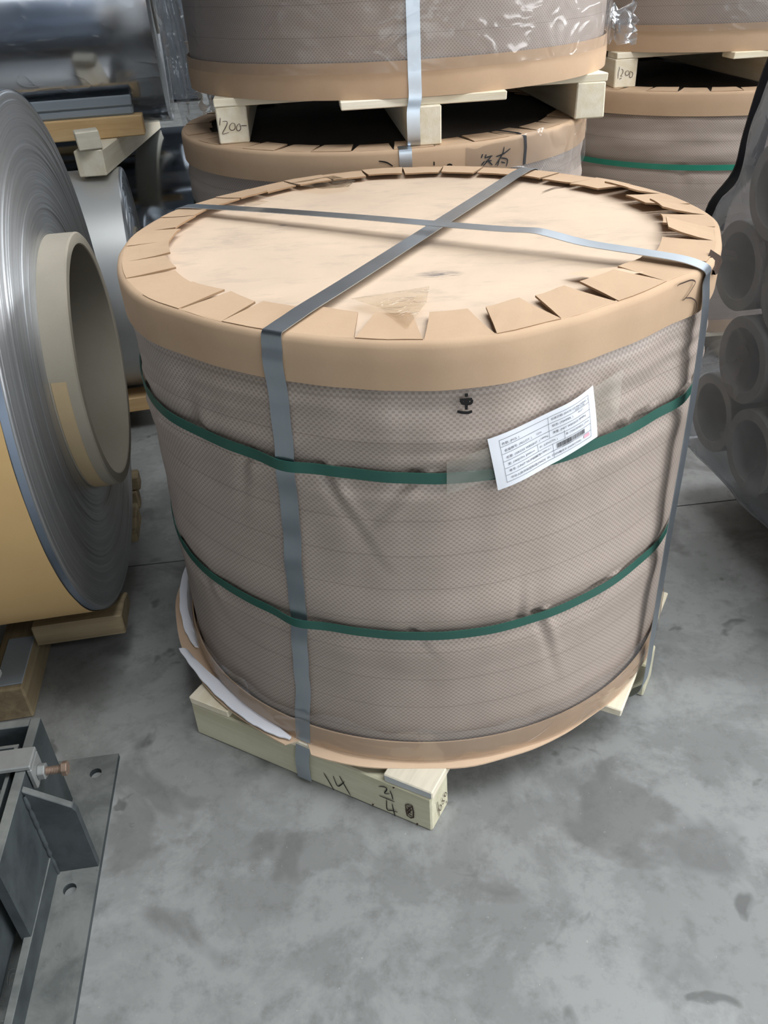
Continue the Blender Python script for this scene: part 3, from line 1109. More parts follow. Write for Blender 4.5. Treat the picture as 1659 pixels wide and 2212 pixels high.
def label_print(paper, lab):
    AW, AH = 0.172, 0.090          # sheet size in metres

    def line(pts, w=0.00045):
        def f(q):
            p = lab(q[0], q[1], 0.0005)
            e = lab(q[0] + .01, q[1], 0.0005) - p
            n_ = lab(q[0], q[1] + .01, 0.0005) - p
            return p, e.cross(n_).normalized()
        return strokes([pts], f, w, 8, 1.0, 0.0002)
    x0, x1, ys = 0.085, 0.925, [0.10, 0.235, 0.37, 0.505, 0.645, 0.78, 0.91]
    xm = 0.52
    segs = [((x0, y), (x1, y)) for y in (ys[0], ys[2], ys[3], ys[4], ys[5], ys[6])]
    segs += [((x0, ys[1]), (xm + .02, ys[1])), ((xm + .02, ys[1]), (x1, ys[1])), ((x0, ys[0]), (x0, ys[6])), ((x1, ys[0]), (x1, ys[6])), ((xm, ys[3]), (xm, ys[6])), ((0.40, ys[2]), (0.40, ys[3])), ((0.655, ys[2] + .0), (0.655, ys[3] + .03)), ((xm + .02, ys[0]), (xm + .02, ys[2]))]
    verts, faces = [], []
    for sgm in segs:
        me = line([sgm[0], ((sgm[0][0] + sgm[1][0]) / 2, (sgm[0][1] + sgm[1][1]) / 2), sgm[1]])
        b = len(verts)
        verts += [v.co.copy() for v in me.vertices]
        faces += [tuple(b + i for i in f.vertices) for f in me.polygons]
        bpy.data.meshes.remove(me)
    obj('printed_table', mk(verts, faces), 'print', paper)

    def text(s, u, v, h, bold=1.0):
        cu = bpy.data.curves.new('txt', 'FONT')
        cu.body = s
        cu.size = 1.0
        cu.resolution_u = 2
        o = bpy.data.objects.new('txt', cu)
        COL.objects.link(o)
        bpy.context.view_layer.update()
        dg = bpy.context.evaluated_depsgraph_get()
        me = bpy.data.meshes.new_from_object(o.evaluated_get(dg))
        vs = [vv.co.copy() for vv in me.vertices]
        fs = [tuple(f.vertices) for f in me.polygons]
        bpy.data.objects.remove(o)
        bpy.data.curves.remove(cu)
        bpy.data.meshes.remove(me)
        return [lab(u + q.x * h / AW * 1.0, v + q.y * h / AH, 0.0009) for q in vs], fs
    K = 0.66
    rows = [
        ('件数: (PCS. )', 0.10, 0.81, .0075), ('包装日期: (DATE OF PACKING. )', 0.545, 0.835, .0068), ('2020-12-28', 0.77, 0.795, .0058),
        ('合金牌号: (ALLOY. )', 0.11, 0.68, .0075), ('1234', 0.40, 0.69, .0066), ('状态: (TEMPER. )', 0.55, 0.70, .0072), ('H111', 0.80, 0.72, .0066),
        ('毛重: (GROSS WEIGHT. )', 0.115, 0.545, .0075), ('1499Kg', 0.43, 0.56, .0066), ('净重: (NET WEIGHT. )', 0.55, 0.565, .0072), ('1448Kg', 0.80, 0.58, .0066),
        ('宽: (WIDTH. )', 0.12, 0.415, .0075), ('1040mm', 0.28, 0.42, .0066), ('长: (LENGTH. )', 0.415, 0.42, .0070), ('厚: (THICKNESS. )', 0.665, 0.43, .0066), ('1mm', 0.86, 0.44, .0062),
        ('卷号: (UNIT NUMBER. )', 0.12, 0.285, .0075), ('1234567890-0-1', 0.355, 0.295, .0066),
        ('中华人民共和国制造(MADE  IN  CHINA)', 0.125, 0.145, .0072), ('检查员 (INSPECTOR)', 0.59, 0.145, .0064), ('1234567890-0-1', 0.62, 0.225, .0045)]
    verts, faces = [], []
    for (s, u, v, h) in rows:
        try:
            vs, fs = text(s, u, v, h * K)
        except Exception:
            continue
        b = len(verts)
        verts += vs
        faces += [tuple(b + i for i in f) for f in fs]
    obj('printed_text', mk(verts, faces), 'print', paper)
    rnd = random.Random(11)
    verts, faces = [], []
    u = 0.575
    while u < 0.855:
        w = rnd.choice((0.002, 0.0035, 0.005))
        b = len(verts)
        for (uu, vv) in ((u, 0.255), (u + w, 0.255), (u + w, 0.345), (u, 0.345)):
            verts.append(lab(uu, vv, 0.0008))
        faces.append((b, b + 1, b + 2, b + 3))
        u += w + rnd.choice((0.002, 0.003, 0.004))
    obj('barcode', mk(verts, faces), 'ink', paper)
    verts = [lab(a, b, 0.0007) for a, b in ((0.845, 0.15), (0.905, 0.15), (0.905, 0.215), (0.845, 0.215))]
    obj('pink_stamp', mk(verts, [(0, 1, 2, 3)]), 'stamp', paper)


LIDCRACK = [(0.357, 1.754), (0.387, 1.784), (0.407, 1.791), (0.435, 1.810)]
W_CHAR = [[[-86.16, 0.8415], [-86.13, 0.8365]], [[-87.08, 0.8327], [-86.39, 0.8325], [-85.33, 0.8322]], [[-86.98, 0.8323], [-86.71, 0.8282], [-86.52, 0.8271], [-85.72, 0.826], [-85.43, 0.8277], [-85.36, 0.8316]], [[-86.19, 0.833], [-86.06, 0.8303], [-86.09, 0.8257], [-86.15, 0.8231], [-86.15, 0.8176]], [[-87.44, 0.8166], [-86.71, 0.8141], [-85.88, 0.813], [-85.31, 0.8145]], [[-86.52, 0.83], [-85.72, 0.8287]]]
W_THREE = [[[-45.74, 0.9075], [-45.26, 0.909], [-43.99, 0.909], [-42.39, 0.909], [-41.44, 0.9065], [-40.96, 0.9025], [-41.35, 0.897], [-42.77, 0.8845], [-43.69, 0.8816]], [[-43.0, 0.884], [-41.49, 0.8805], [-40.09, 0.8728], [-39.53, 0.8641], [-39.67, 0.8555], [-40.5, 0.8505]]]
W_SIDE = [[[0.3116, 0.041], [0.3207, 0.0227], [0.3302, 0.002]], [[0.3327, 0.0448], [0.3369, 0.0265], [0.3412, 0.0198], [0.3488, 0.0279], [0.3568, 0.0414]], [[0.3471, 0.0526], [0.3568, 0.0298], [0.3676, 0.0073]], [[0.4314, 0.0689], [0.4431, 0.0742], [0.4488, 0.0711], [0.443, 0.0566], [0.4538, 0.0615]], [[0.4548, 0.0708], [0.458, 0.0614], [0.4601, 0.0488]], [[0.4312, 0.0436], [0.447, 0.0437], [0.4635, 0.0439]], [[0.4464, 0.0396], [0.4462, 0.0125], [0.4566, 0.0148], [0.4682, 0.0172]], [[0.4576, 0.0346], [0.4603, 0.0144], [0.4625, 0.002]]]
W_STAMP = [[[0.4859, 0.0486], [0.4986, 0.0535], [0.5005, 0.0216], [0.488, 0.0193], [0.4859, 0.0486]], [[0.4881, 0.0461], [0.497, 0.0412], [0.4892, 0.0264], [0.4982, 0.0241]], [[0.4973, 0.0502], [0.4886, 0.0337], [0.4975, 0.0313]]]
W_END = [[[0.0207, 0.0623], [0.0248, 0.0373], [0.0297, 0.0083]], [[0.0325, 0.0395], [0.0379, 0.0292], [0.0369, 0.0214], [0.0302, 0.0258], [0.0285, 0.0354], [0.0325, 0.0395]], [[0.0404, 0.0491], [0.0428, 0.0375], [0.0496, 0.0307], [0.0464, 0.0268], [0.0399, 0.0319]], [[0.0539, 0.0498], [0.0599, 0.039], [0.0555, 0.0364], [0.0499, 0.0443], [0.05, 0.0492], [0.0539, 0.0498]], [[0.0591, 0.0194], [0.0609, 0.0095]]]
W_BACK = [[[-92.76, 0.9149], [-90.97, 0.911], [-89.52, 0.9017]], [[-79.87, 0.9051], [-79.82, 0.8959]], [[-76.71, 0.8938], [-76.05, 0.895], [-75.38, 0.8924]], [[-67.58, 0.9086], [-67.96, 0.8999]], [[-67.9, 0.8828], [-67.0, 0.8919]], [[-66.59, 0.9068], [-66.94, 0.9002]], [[-67.02, 0.8993], [-64.86, 0.9015]], [[-65.16, 0.901], [-66.26, 0.8909], [-67.42, 0.8812]], [[-66.34, 0.8941], [-64.81, 0.8796]], [[-66.81, 0.8907], [-65.06, 0.8906]], [[-63.83, 0.8982], [-61.89, 0.9012], [-59.63, 0.9111]], [[-61.55, 0.9178], [-62.01, 0.9014], [-63.96, 0.8785]], [[-62.76, 0.8931], [-63.37, 0.8758]], [[-62.77, 0.894], [-60.51, 0.8868], [-60.77, 0.8708]], [[-62.34, 0.8837], [-61.13, 0.8795]]]
W_1200 = [[[-0.0284, 0.0627], [-0.0307, 0.0531], [-0.0324, 0.0452]], [[-0.0243, 0.0541], [-0.0142, 0.0539], [-0.0126, 0.049], [-0.0188, 0.0393], [-0.0282, 0.0253], [-0.0113, 0.0271]], [[0.0, 0.049], [-0.0062, 0.0443], [-0.0088, 0.0379], [-0.005, 0.0322], [0.0022, 0.0328], [0.0062, 0.0384], [0.0059, 0.0464], [0.0, 0.049]], [[0.0161, 0.0461], [0.0105, 0.0403], [0.0087, 0.0339], [0.0128, 0.0296], [0.0179, 0.0318], [0.0203, 0.0375], [0.0183, 0.0453], [0.0161, 0.0461]], [[0.0216, 0.0411], [0.036, 0.0404]]]
W_1200R = [[[-0.0258, 0.0643], [-0.0244, 0.059], [-0.0266, 0.0488], [-0.0266, 0.0369], [-0.0261, 0.0285]], [[-0.0186, 0.0563], [-0.0138, 0.056], [-0.0107, 0.0499], [-0.0132, 0.0431], [-0.0177, 0.0364], [-0.0108, 0.0353]], [[0.0058, 0.0517], [-0.001, 0.0487], [-0.0028, 0.0425], [0.0026, 0.037], [0.0088, 0.0391], [0.0104, 0.0459], [0.0058, 0.0517]], [[0.0133, 0.0492], [0.0218, 0.0446], [0.0239, 0.0396], [0.0209, 0.0307], [0.0137, 0.0311], [0.0129, 0.0381], [0.0133, 0.0492]], [[-0.022, 0.0276], [-0.0134, 0.0299]]]
W_RB = [[[-92.49, 0.9024], [-91.65, 0.9007], [-90.73, 0.8983], [-89.01, 0.8973]], [[-88.93, 0.8935], [-89.8, 0.8857], [-90.63, 0.876], [-91.25, 0.8731], [-89.84, 0.8707], [-88.45, 0.8696]], [[-93.82, 0.8454], [-93.83, 0.8421], [-93.03, 0.8424], [-91.79, 0.8483], [-90.54, 0.8541]]]


def build_main_pallet():
    a = -0.52446
    L = Vector((math.cos(a), math.sin(a), 0))
    N = Vector((-math.sin(a), math.cos(a), 0))
    B = Vector((-0.41168, 1.20131, 0))
    side, across = 0.5367, 1.05
    c = B + L * (side / 2) + N * (across / 2)
    t, beams, slats = make_pallet('wooden_pallet', 'pale pine pallet with 14 written on its front beam, under the foreground coil', c, a, 1.05, side, across, 0.0705, 0.385, ('wood_green', 'wood'))
    slats[2].data.materials.clear()
    slats[2].data.materials.append(M['wood_pale'])
    # cut end of the pale slat
    me = slats[2].data
    me.materials.append(M['wood_end'])
    for f in me.polygons:
        if f.normal.x < -0.9:
            f.material_index = 1
    fb = beams[0]
    # writing is a part of the front beam; beam-local coordinates
    def fs(q):
        return Vector((q[0] - side / 2, -0.0705 / 2 - 0.0006, q[1] - BH / 2)), Vector((0, -1, 0))

    def fe(q):
        return Vector((side / 2 + 0.0008, q[0] - 0.0705 / 2, q[1] - BH / 2)), Vector((1, 0, 0))
    write([[0], [1, 2], [3], [4], [5], [6, 7]], W_SIDE, fs, 0.0024, 'ink', fb, lift=0.001)
    obj('ink_stamp', strokes(W_STAMP, fs, 0.0034, sub=2, lift=0.001), 'ink_brown', fb)
    write([[0], [1], [2], [3], [4]], W_END, fe, 0.002, 'ink_brown', fb, lift=0.0012)
    for (x, z) in ((0.147, 0.007), (0.194, 0.082), (0.239, 0.005)):
        obj('nail_head', hexprism(0.0022, 0.0012, 'Y'), 'ink_brown', fb, (x, -0.0358, z - BH / 2))


# ------------------------------------------------------------------ stacks behind
def build_stack(lo_c, up_c, lo_top, names, labels, seed, details):
    R = 0.594
    rot = -PI / 2 + 0.067
    across, mid, side = 1.017, 1.20, 0.77
    hb = BH + ST
    make_pallet('wooden_pallet', labels[0], (lo_c[0], lo_c[1], 0), rot, mid, side, across, 0.078, 0.4, ('wood', 'wood'))
    rnd = random.Random(seed)
    lo = Drum('wrapped_coil', labels[1], (lo_c[0], lo_c[1], hb), R, lo_top - hb, None, 0.072, 0.046, greens=details['greens'], nth=260, nz=90, seed=seed, folds=24, lidmat='card_shade')
    n = 36
    st = rnd.uniform(0, 5)
    cuts = [-180 + st + 360.0 * k / n for k in range(n + 1)]
    lo.flaps(flap_ring(cuts, rnd, 0.078, 0.84, 2.5))
    pz = lo_top + 0.001
    t, beams, slats = make_pallet('wooden_pallet', labels[2], (up_c[0], up_c[1], pz), rot, mid, side, across, 0.078, 0.4, ('wood', 'wood'))
    # the beam nearest the left carries the size
    lb = beams[0]

    def fe(q):
        return Vector((side / 2 + 0.0008, q[0], q[1] - BH / 2)), Vector((1, 0, 0))
    write([[0], [1], [2], [3], [4]], details['size'], fe, 0.0018, 'ink_brown', lb, lift=0.0012)
    uz = pz + hb
    up = Drum('wrapped_coil', labels[3], (up_c[0], up_c[1], uz), R, 0.82, None, 0.07, 0.078, greens=((0.3, 0.0175, 'green'), (0.6, 0.0175, 'green')), nth=240, nz=80, seed=seed + 5, folds=20, lidmat='card_pale')
    cuts = [-180 + 360.0 * k / 36 for k in range(37)]
    up.flaps(flap_ring(cuts, rnd, 0.078, 0.84, 2.5))
    return lo, up, hb, uz


def build_stacks():
    # middle stack
    lo, up, hb, uz = build_stack((0.065, 2.726), (0.112, 2.76), 0.937, None,
        ('pallet on the floor under the lower coil of the middle stack', 'lower coil of the middle stack behind, handwriting on its cardboard band',
         'pallet holding the upper coil of the middle stack, 1200 written on its left beam', 'upper coil of the middle stack in glossy film with one steel strap down its front'), 21,
        {'greens': ((0.62, 0.0175, 'green_bright'), (0.3, 0.0175, 'green_bright')), 'size': W_1200})
    fn = lo.on(0.0014)
    write([[0], [1], [2], range(3, 10), range(10, 15)], W_BACK, fn, 0.0034, 'ink', lo.band, conv=lambda q: (q[0], q[1] - hb), lift=0.0012)
    # gap where the ends of the band meet
    obj('band_seam', ribbon([lo.surf(-54.8, 0.83 - 0.070, 0.0012), lo.surf(-54.6, 0.80, 0.0016), lo.surf(-54.9, lo.H - 0.004, 0.0016), lo.surf(-55.6, lo.H + 0.003, -0.02), lo.surf(-57.5, lo.H + 0.006, -0.075)], [Vector((0.0035, 0.003, 0))] * 5, 0.0012), 'black', lo.band)
    lo.film(0.70, lo.H - 0.004, 'film', -72, -12, 0.003, 0.003, 90, 14, 'film_wrap', 5, 0.02)
    up.film(0.055, 0.5, 'film', -178, -2, 0.010, 0.003, 240, 26, 'film_wrap', 8, 0.0)
    # steel strap down the front of the upper coil, over the pallet beam and on to the lower band
    pts, wid = [], []
    dd = -88.3
    for z, off in ((0.6, .004), (0.3, .004), (0.09, .004), (0.045, .0055), (0.0, .006)):
        pts.append(up.surf(dd, z, off))
    y0 = -0.607
    for (y, z) in ((y0, -0.03), (y0, -0.09), (y0 + 0.006, -hb + 0.002)):
        pts.append(Vector((0.012, y, z)))
    obj('steel_strap', ribbon(*densify(pts, [Vector((0.0155, 0.0005, 0))] * len(pts), 4), 0.0011), 'steel', up.t)
    pts = [lo.surf(-86.5, z, o) for z, o in ((0.6, .003), (0.75, .003), (lo.H - 0.01, .004), (lo.H + 0.0015, -.004), (lo.H + .003, -.03))]
    obj('steel_strap', ribbon(*densify(pts, [Vector((0.0155, 0.0008, 0))] * len(pts), 4), 0.0011), 'steel', lo.t)
    up_mid, uz_mid = up, uz
    # right-hand stack
    lo, up, hb, uz = build_stack((1.30, 3.50), (1.345, 3.55), 0.913, None,
        ('pallet on the floor under the lower coil of the right-hand stack', 'lower coil of the right-hand stack behind with a bright green strap',
         'pallet holding the upper coil of the right-hand stack, 1200 written on its left beam', 'upper coil of the right-hand stack at the top right corner'), 33,
        {'greens': ((0.683 - 0.106, 0.0175, 'green_bright'), (0.28, 0.0175, 'green_bright')), 'size': W_1200R})
    write([range(3)], W_RB, lo.on(0.0014), 0.003, 'ink_brown', lo.band, conv=lambda q: (q[0], q[1] - hb), lift=0.0012)
    up.film(0.06, 0.5, 'film', -178, -2, 0.010, 0.003, 220, 24, 'film_wrap', 12, 0.0)
    # loose crumpled end of the film on the left of the upper coil
    rnd = random.Random(2)
    verts, faces = [], []
    for i in range(9):
        for j in range(7):
            u, v = i / 8, j / 6
            verts.append((0.692 + 0.07 * u + 0.012 * rnd.uniform(-1, 1), 2.60 + 0.03 * rnd.uniform(-1, 1), 1.175 - 0.07 * v + 0.03 * u * (0.5 - v) + 0.012 * rnd.uniform(-1, 1)))
    for i in range(8):
        for j in range(6):
            a = i * 7 + j
            faces.append((a, a + 7, a + 8, a + 1))
    vv = [(x - 0.112, y - 2.76, z - uz_mid) for x, y, z in verts]
    obj('film_end', mk(vv, faces, None, True), 'film_thick', up_mid.t)


# ------------------------------------------------------------------ coils lying on their side
def coil(name, label, loc, az, R, length, core_r, core_out, core_wall=0.022, body='alu', face='alu_face', rings=220, seed=1, relief=0.0016, group=None):
    """local X axis = coil axis, the visible end face at x = 0 looks towards +X"""
    t = thing(name, label, 'metal coil', loc, az, group)
    rnd = random.Random(seed)
    ro = core_r + core_wall
    prof = []
    off = 0.0
    for k in range(rings + 1):
        r = ro + (R - ro) * k / rings
        off += rnd.uniform(-1, 1) * relief * 0.4
        off *= 0.93
        if rnd.random() < 0.04:
            off += rnd.choice((-1, 1)) * relief * 1.4
        e = -0.004 * max(0, (r - R + 0.008) / 0.008)
        prof.append((r, off + e))
    obj('end_face', recalc(lathe(prof, 160, axis='X')), face, t)
    obj('winding', recalc(lathe([(R, -0.004), (R, -length), (ro, -length)], 160, axis='X', smooth=True)), body, t)
    auto_smooth(t.children[-1].data, 40)
    cp = [(core_r, -length - core_out), (core_r, core_out - 0.002), (core_r + 0.002, core_out), (ro - 0.003, core_out), (ro, core_out - 0.003), (ro, -length - core_out)]
    c = obj('core', auto_smooth(recalc(lathe(cp, 96, axis='X', closed=True)), 40), 'core', t)
    return t, c


def build_left_coil():
    az = 0.136
    t, core = coil('metal_coil', 'large bare aluminium coil on its side at the left edge, thick paper core showing', (-0.628, 1.656, 0.639), az, 0.519, 0.95, 0.237, 0.053, 0.024, 'alu_blue', 'alu_face', 300, 4, 0.0009)
    verts, faces = [], []
    for i in range(49):
        th = R_(165 + 130 * i / 48)
        for (r, x) in ((0.2612, 0.003), (0.2622, 0.004), (0.2622, 0.030), (0.2612, 0.031)):
            verts.append((x, r * math.cos(th), r * math.sin(th)))
    for i in range(48):
        for k in range(3):
            q = 4 * i + k
            faces.append((q, q + 4, q + 5, q + 1))
    obj('tape_band', auto_smooth(recalc(mk(verts, faces)), 40), 'core_tan', core)
    # kraft paper round the front and underside, slightly creased
    verts, faces = [], []
    na, nz = 150, 50
    for i in range(na + 1):
        th = R_(-250 + 220 * i / na)          # angle in the local YZ plane
        for j in range(nz + 1):
            x = -0.017 - 0.93 * j / nz
            r = 0.5212 + 0.0012 * fbm(math.cos(th) * 4, math.sin(th) * 4, x * 3, 1.5)
            verts.append((x, r * math.cos(th), r * math.sin(th)))
    for i in range(na):
        for j in range(nz):
            a_ = i * (nz + 1) + j
            faces.append((a_, a_ + nz + 1, a_ + nz + 2, a_ + 1))
    obj('paper_wrap', mk(verts, faces, None, True), 'kraft', t)
    # cradle: planks along the coil, beams on the floor
    n = Vector((math.cos(az), math.sin(az), 0))
    e = Vector((-math.sin(az), math.cos(az), 0))
    ctr = Vector((-0.628, 1.656, 0))
    p = thing('coil_cradle', 'dusty wooden cradle of planks and beams under the left aluminium coil', 'cradle', ctr, az)
    chock = [(-0.06, 0), (0.05, 0), (0.05, 0.034), (0.0, 0.050), (-0.06, 0.054)]
    for (y, sg, x0, x1) in ((-0.176, 1, -0.19, 0.004), (0.176, -1, -0.19, 0.004), (-0.176, 1, -0.80, -0.60), (0.176, -1, -0.80, -0.60)):
        me = prism([(a_ * sg, b_) for a_, b_ in chock], x0, x1, 0.003)
        me.transform(Matrix(((0, 0, 1, 0), (1, 0, 0, 0), (0, 1, 0, 0), (0, 0, 0, 1))))
        obj('chock_plank', me, 'wood_old', p, (0, y, 0.088))
    for x in (-0.2365, -0.72):
        obj('beam', box(0.78, 0.075, 0.088, 0.004, jitter=0.002), 'wood_old', p, (x, 0.03, 0.044), PI / 2)
        obj('foam_pad', box(0.15, 0.056, 0.004, 0.001), 'foam_grey', p, (x + 0.008, -0.275, 0.0905), PI / 2)
    obj('stop_block', box(0.05, 0.05, 0.045, 0.004, jitter=0.002), 'wood_old', p, (-0.045, 0.46, 0.0845))
    obj('stop_block', box(0.045, 0.05, 0.06, 0.004, jitter=0.002), 'wood_old', p, (-0.052, 0.455, 0.031))


def build_back_coils():
    az = 0.17
    def place(cy, cz, R, fx, fy):
        # axis through (fx, fy) on the face
        return (fx, fy, cz)
    # lower near coil
    t, c = coil('metal_coil', 'dull grey coil on its side low down between the left coil and the foreground coil', (-0.772, 2.83, 0.455), 0.19, 0.352, 0.8, 0.15, 0.01, 0.015, 'alu_dull', 'alu_face', 120, 6, 0.003)
    p = thing('coil_cradle', 'brown plank cradle on the floor under the dull grey coil', 'cradle', (-0.772, 2.83, 0), 0.19)
    obj('plank', box(0.75, 0.09, 0.05, 0.003), 'wood_warm', p, (-0.36, -0.2, 0.105))
    obj('plank', box(0.75, 0.09, 0.05, 0.003), 'wood_warm', p, (-0.36, 0.2, 0.105))
    obj('beam', box(0.6, 0.08, 0.08, 0.003), 'wood_old', p, (-0.2, 0, 0.04), PI / 2)
    obj('beam', box(0.6, 0.08, 0.08, 0.003), 'wood_old', p, (-0.6, 0, 0.04), PI / 2)
    # dark coil behind it
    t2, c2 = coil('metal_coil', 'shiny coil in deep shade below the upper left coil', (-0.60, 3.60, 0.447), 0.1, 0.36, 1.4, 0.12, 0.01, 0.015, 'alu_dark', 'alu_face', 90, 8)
    p2 = thing('coil_cradle', 'plank cradle on the floor under the shaded coil', 'cradle', (-0.60, 3.60, 0), 0.1)
    obj('plank', box(1.3, 0.09, 0.06, 0.003), 'wood_old', p2, (-0.66, -0.2, 0.11))
    obj('plank', box(1.3, 0.09, 0.06, 0.003), 'wood_old', p2, (-0.66, 0.2, 0.11))
    obj('beam', box(0.6, 0.08, 0.08, 0.003), 'wood_old', p2, (-0.3, 0, 0.04), PI / 2)
    obj('beam', box(0.6, 0.08, 0.08, 0.003), 'wood_old', p2, (-1.0, 0, 0.04), PI / 2)
    # upper coil
    az = 0.17
    t3, c3 = coil('metal_coil', 'bright polished aluminium coil in clear film at the top left corner', (-0.67, 3.26, 1.290), az, 0.405, 1.5, 0.13, 0.008, 0.015, 'alu_bright', 'alu_face', 120, 9)
    # film skin and its hanging tail
    obj('film_wrap', lathe([(0.409, -0.9), (0.4085, -0.05), (0.410, 0.006), (0.38, 0.014), (0.2, 0.016)], 140, lambda th, r, z: r + 0.0015 * fbm(math.cos(th) * 5, math.sin(th) * 5, z * 9, 2), axis='X'), 'film', t3)
    verts, faces = [], []
    nu, nv = 14, 40
    for j in range(nv + 1):
        z = 1.30 - 0.76 * j / nv
        k = j / nv
        for i in range(nu + 1):
            u = i / nu
            x = -0.635 + (0.02 + 0.115 * u) * (1 + 0.25 * math.sin(3 * k)) + 0.02 * k
            y = 2.98 + 0.10 * u + 0.03 * math.sin(9 * u + 2 * k) + 0.02 * fbm(u * 3, k * 5, 1, 1.5) + 0.1 * k
            w = Vector((x, y, z)) - Vector((-0.67, 3.26, 1.290))
            w.rotate(Matrix.Rotation(-az, 3, 'Z'))
            verts.append(w)
    for j in range(nv):
        for i in range(nu):
            a = j * (nu + 1) + i
            faces.append((a, a + 1, a + nu + 2, a + nu + 1))
    obj('film_tail', mk(verts, faces, None, True), 'film_thick', t3)
    # cradle of the upper coil: plank, grey foam, cross beam with a chock in front
    p3 = thing('coil_cradle', 'warm pine plank with grey foam and cross beam carrying the polished upper coil', 'cradle', (-0.67, 3.26, 0.806), az)
    R3 = Matrix.Rotation(-az, 3, 'Z')

    def loc(x, y, z):
        w = Vector((x, y, z)) - Vector((-0.67, 3.26, 0.806))
        w.rotate(R3)
        return w
    q = loc(-0.70, 2.955, 0.915)
    obj('plank', box(1.1, 0.07, 0.06, 0.003), 'wood_warm', p3, (q.x - 0.55, q.y, q.z))
    obj('plank', box(1.1, 0.07, 0.06, 0.003), 'wood_warm', p3, (q.x - 0.55, 0.3, q.z))
    obj('foam_pad', box(1.1, 0.055, 0.028, 0.006, jitter=0.002), 'foam_grey', p3, (q.x - 0.575, q.y + 0.012, q.z + 0.044))
    fm = box(0.95, 0.012, 0.032, 0.004, jitter=0.003)
    obj('foam_strip', fm, 'foam_grey', p3, (q.x - 0.50, q.y - 0.012, q.z + 0.072))
    q2 = loc(-0.822, 3.12, 0.8465)
    for dx in (0, -0.55):
        o = obj('cross_beam', box(0.86, 0.085, 0.074, 0.003, jitter=0.002), 'wood', p3, (q2.x + dx, q2.y + 0.02, q2.z), PI / 2 - 0.17)
    b1 = tag(obj('wood_block', box(0.07, 0.06, 0.052, 0.003, jitter=0.003), 'wood_pale', None, (-0.822, 2.73, 0.911), 0.35), 'small wooden chock sitting on the cross beam end before the upper coil', 'wood block')


